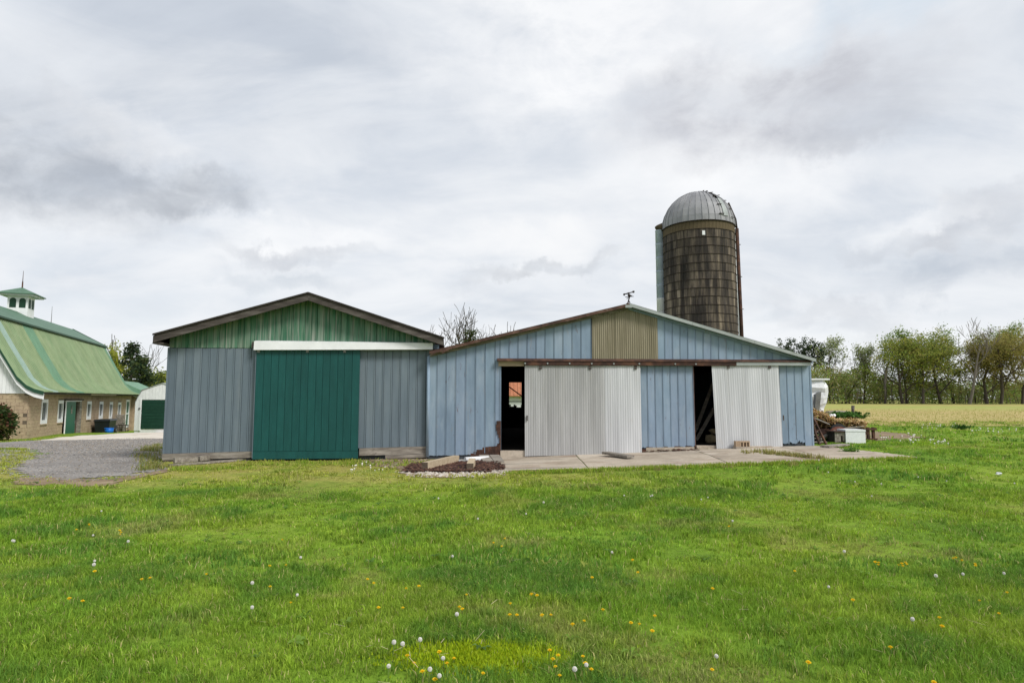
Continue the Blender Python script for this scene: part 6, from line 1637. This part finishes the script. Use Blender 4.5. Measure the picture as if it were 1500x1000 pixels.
# a low mossy patch and a few dry stalks in the foreground
tufts('moss', [gnd(rnd.gauss(692, 56), rnd.gauss(966, 10)) for _ in range(500)], 8, .05, .022, [(.36, .46, .012), (.42, .52, .02), (.27, .40, .012)], 314, .006)
st_ = [gnd(rnd.gauss(640, 60), rnd.gauss(965, 18)) for _ in range(26)] + [gnd(rnd.uniform(250, 1480), rnd.uniform(760, 990)) for _ in range(40)]
straw('dry_stalks', [tuple(p + Vector((0, 0, .06))) for p in st_], 1, .042, [(.50, .42, .27), (.42, .34, .20)], 315, .0018)

# broad weed leaves lying in the turf
gw_ = np.random.default_rng(321); N = 420; y = np.sqrt(gw_.uniform(2.6 ** 2, 12.5 ** 2, N)); x = gw_.uniform(-1, 1, N) * (y * .9 + 1); Vs, Cs = [], []
for k in range(N):
    nl = gw_.integers(5, 10); sz = gw_.uniform(.03, .075); cc = np.array([(.15, .27, .03), (.20, .33, .05), (.12, .22, .045), (.26, .30, .06)][gw_.integers(0, 4)])
    for j in range(nl):
        a = 6.283 * j / nl + gw_.normal(0, .25); l = sz * gw_.uniform(.6, 1.2); d = np.array([math.cos(a), math.sin(a), 0]); w = np.array([-d[1], d[0], 0]) * l * .22; b0 = np.array([x[k], y[k], float(H(x[k], y[k])) + .012])
        up_ = np.array([0, 0, gw_.uniform(.25, .7) * l])
        Vs.append([b0, b0 + d * l * .6 - w + up_, b0 + d * l * 1.15 + up_ * .7, b0 + d * l * .6 + w + up_]); Cs.append(cc * gw_.uniform(.8, 1.25))
o = link('broadleaf_weeds', bigmesh('broadleaf_weeds', np.array(Vs).reshape(-1, 3), np.arange(len(Vs) * 4).reshape(-1, 4), None, [MT['blade']], np.repeat(np.array(Cs), 4, 0))); tag(o, kind='stuff')

# ------------------------------------------------------------------ dandelions
def dandelion(label, group):
    t = thing('dandelion', label, 'flower', (0, 0, 0), 0, group)
    m = MB(); m.tube([(0, 0, 0), (.004, .002, .05), (.0, 0, .1)], [.0028, .0026, .0024], 5); m.build('stem', MT['stem'], t, True)
    m = MB(); m.tube([(0, 0, .086), (0, 0, .100)], [.004, .009], 7)
    for ring_, (nr, r_, zz) in enumerate(((15, .020, .104), (12, .014, .110), (7, .007, .114))):
        for k in range(nr):
            a = 2 * math.pi * (k + .3 * ring_) / nr; d = Vector((math.cos(a), math.sin(a), 0)); s_ = Vector((-d.y, d.x, 0)) * .0036; b0 = Vector((0, 0, .1))
            m.add([b0 - s_ * .5, b0 + s_ * .5, b0 + d * r_ + s_ + Vector((0, 0, zz - .1)), b0 + d * r_ * 1.12 + Vector((0, 0, zz - .103)), b0 + d * r_ - s_ + Vector((0, 0, zz - .1))], [(0, 1, 2, 3, 4)])
    m.build('flower_head', MT['petal'], t); return t


def clock(label, group):
    t = thing('seed_head', label, 'flower', (0, 0, 0), 0, group)
    m = MB(); m.tube([(0, 0, 0), (-.004, .003, .07), (0, 0, .15)], [.0026, .0024, .002], 5); m.build('stem', MT['stem'], t, True)
    m = MB(); gs = random.Random(2)
    for k in range(70):
        zz = 1 - 2 * (k + .5) / 70; r_ = math.sqrt(1 - zz * zz); a = k * 2.39996; d = Vector((r_ * math.cos(a), r_ * math.sin(a), zz)); c = Vector((0, 0, .155))
        s_ = d.orthogonal().normalized(); u_ = d.cross(s_); o_ = c + d * .019
        m.add([c + d * .003, o_ + s_ * .0042, o_ + u_ * .0042, o_ - s_ * .0042, o_ - u_ * .0042, c + d * .021], [(0, 1, 2), (0, 3, 4), (1, 5, 2), (2, 5, 3), (3, 5, 4), (4, 5, 1)])
    m.build('seed_ball', MT['fluff'], t); return t


YEL = [
    ('yellow dandelion in the bright mossy patch at the bottom centre', 'dandelions in the mossy patch', [(605, 969), (620, 980), (635, 991), (645, 952), (664, 962), (655, 969), (597, 958), (705, 983)]),
    ('yellow dandelion in the tight cluster right of the mossy patch', 'dandelions right of the mossy patch', [(804, 950), (817, 957), (809, 963), (815, 973), (819, 987), (853, 958), (856, 969), (864, 977)]),
    ('yellow dandelion in the loose row across the lower middle lawn', 'dandelions across the lower middle lawn', [(672, 887), (679, 889), (748, 898), (756, 898), (797, 898), (806, 898), (748, 882), (780, 868), (787, 869), (684, 869), (959, 900), (923, 909), (937, 912), (954, 920), (840, 912), (854, 907), (883, 891)]),
    ('yellow dandelion scattered in the middle lawn below the barns', 'dandelions in the middle lawn', [(536, 846), (546, 852), (595, 860), (612, 856), (554, 887), (590, 888), (741, 787), (723, 793), (928, 818), (936, 836), (867, 843), (735, 798)]),
    ('yellow dandelion scattered on the left part of the lawn', 'dandelions on the left lawn', [(130, 768), (174, 775), (177, 778), (176, 781), (112, 774), (103, 874), (119, 878), (209, 846), (220, 844), (302, 839), (394, 827), (419, 826), (425, 881), (396, 857), (139, 834), (413, 789), (132, 766)]),
    ('yellow dandelion in the paired bright clumps on the right lawn', 'dandelions in the paired right clumps', [(1283, 821), (1288, 822), (1286, 825), (1316, 826), (1320, 823), (1325, 822), (1328, 824), (1322, 827)]),
    ('yellow dandelion scattered along the right side of the lawn', 'dandelions on the right lawn', [(1042, 859), (1164, 834), (1396, 816), (1401, 815), (1410, 819), (1427, 824), (1429, 826), (1477, 866), (1436, 878), (1464, 896), (1377, 902), (1377, 914), (1306, 946), (1182, 966), (1041, 977), (1366, 995), (1251, 876), (1069, 769)]),
]
WHT = [
    ('white dandelion seed head in the mossy patch at the bottom centre', 'seed heads in the mossy patch', [(613, 937), (588, 942), (651, 962), (648, 987), (628, 979), (569, 973), (575, 941), (862, 973), (846, 978)]),
    ('white dandelion seed head on the left part of the lawn', 'seed heads on the left lawn', [(17, 791), (23, 791), (135, 783), (133, 826), (139, 821), (187, 792), (370, 853), (434, 870), (369, 889), (148, 748), (439, 816)]),
    ('white dandelion seed head in the middle of the lawn', 'seed heads in the middle lawn', [(795, 735), (770, 752), (701, 759), (662, 813), (895, 808), (952, 726), (956, 725), (914, 725), (642, 729), (672, 897)]),
    ('white dandelion seed head on the right part of the lawn', 'seed heads on the right lawn', [(1052, 961), (1374, 843), (1409, 840), (1473, 839), (1212, 858), (1236, 807), (1072, 762), (1036, 728), (1028, 731), (1341, 906), (1486, 707), (1212, 691), (1252, 705), (1290, 708), (1277, 726), (1346, 698), (1387, 704)]),
]
rg = random.Random(9)
ORD = ['leftmost '] + [w + ' from the left, ' for w in 'second third fourth fifth sixth seventh eighth ninth tenth eleventh twelfth thirteenth fourteenth fifteenth sixteenth seventeenth eighteenth nineteenth'.split()]
for mk, data, hh in ((dandelion, YEL, .11), (clock, WHT, .155)):
    first = mk(data[0][0], data[0][1]); used = False
    for lab, grp, spots in data:
        for i_, (px, py) in enumerate(sorted(spots)):
            k = rg.uniform(.85, 1.2); p = gnd(px, py, hh * k * .66)
            loc = (p.x, p.y, p.z - hh * k * .66 - .002)
            l2 = ORD[i_] + lab; o = first if not used else dup(first, loc, rg.uniform(0, 6.28), l2, grp); o['label'] = l2; used = True
            o.location = loc; o.rotation_euler = (rg.uniform(-.15, .15), rg.uniform(-.15, .15), rg.uniform(0, 6.28)); o.scale = (k * .62, k * .62, k * .66)
m = MB(); m.tube([(0, 0, 0), (0, 0, .1)], .004, 3); m.tube([(0, 0, .085), (0, 0, .105), (0, 0, .13), (0, 0, .145)], [.008, .032, .032, .008], 7); fmesh = m.mesh('white_flower', [MT['fluff']])
far = [('small white flower in the far lawn drift near the field edge', 'white flowers near the field edge', [(1395, 626, 10, 9, 3), (1361, 626, 8, 9, 2), (1445, 631, 12, 10, 3), (1468, 633, 4, 4, 2), (1489, 632, 3, 3, 1)]),
       ('small white flower in the drifts just beyond the white chest', 'white flowers beyond the white chest', [(1296, 644, 6, 6, 2), (1340, 647, 15, 9, 4), (1374, 651, 11, 9, 3)]),
       ('small white flower in the patch before the teal shed door', 'white flowers before the shed door', [(538, 686, 12, 14, 4), (515, 690, 4, 6, 2)])]
for lab, grp, cl in far:
    for (px, py, n, sx_, sy_) in cl:
        for k in range(n):
            p = gnd(rg.gauss(px, sx_), max(rg.gauss(py, sy_), 622)); o = link('white_flower', fmesh); o.location = p; s_ = rg.uniform(.5, .95) * (.7 if p.y < 18 else 1.0); o.scale = (s_, s_, s_); tag(o, lab, 'flower', grp)
print('TRIS', sum(len(me.loops) - 2 * len(me.polygons) for me in bpy.data.meshes), 'OBJ', len(bpy.data.objects))
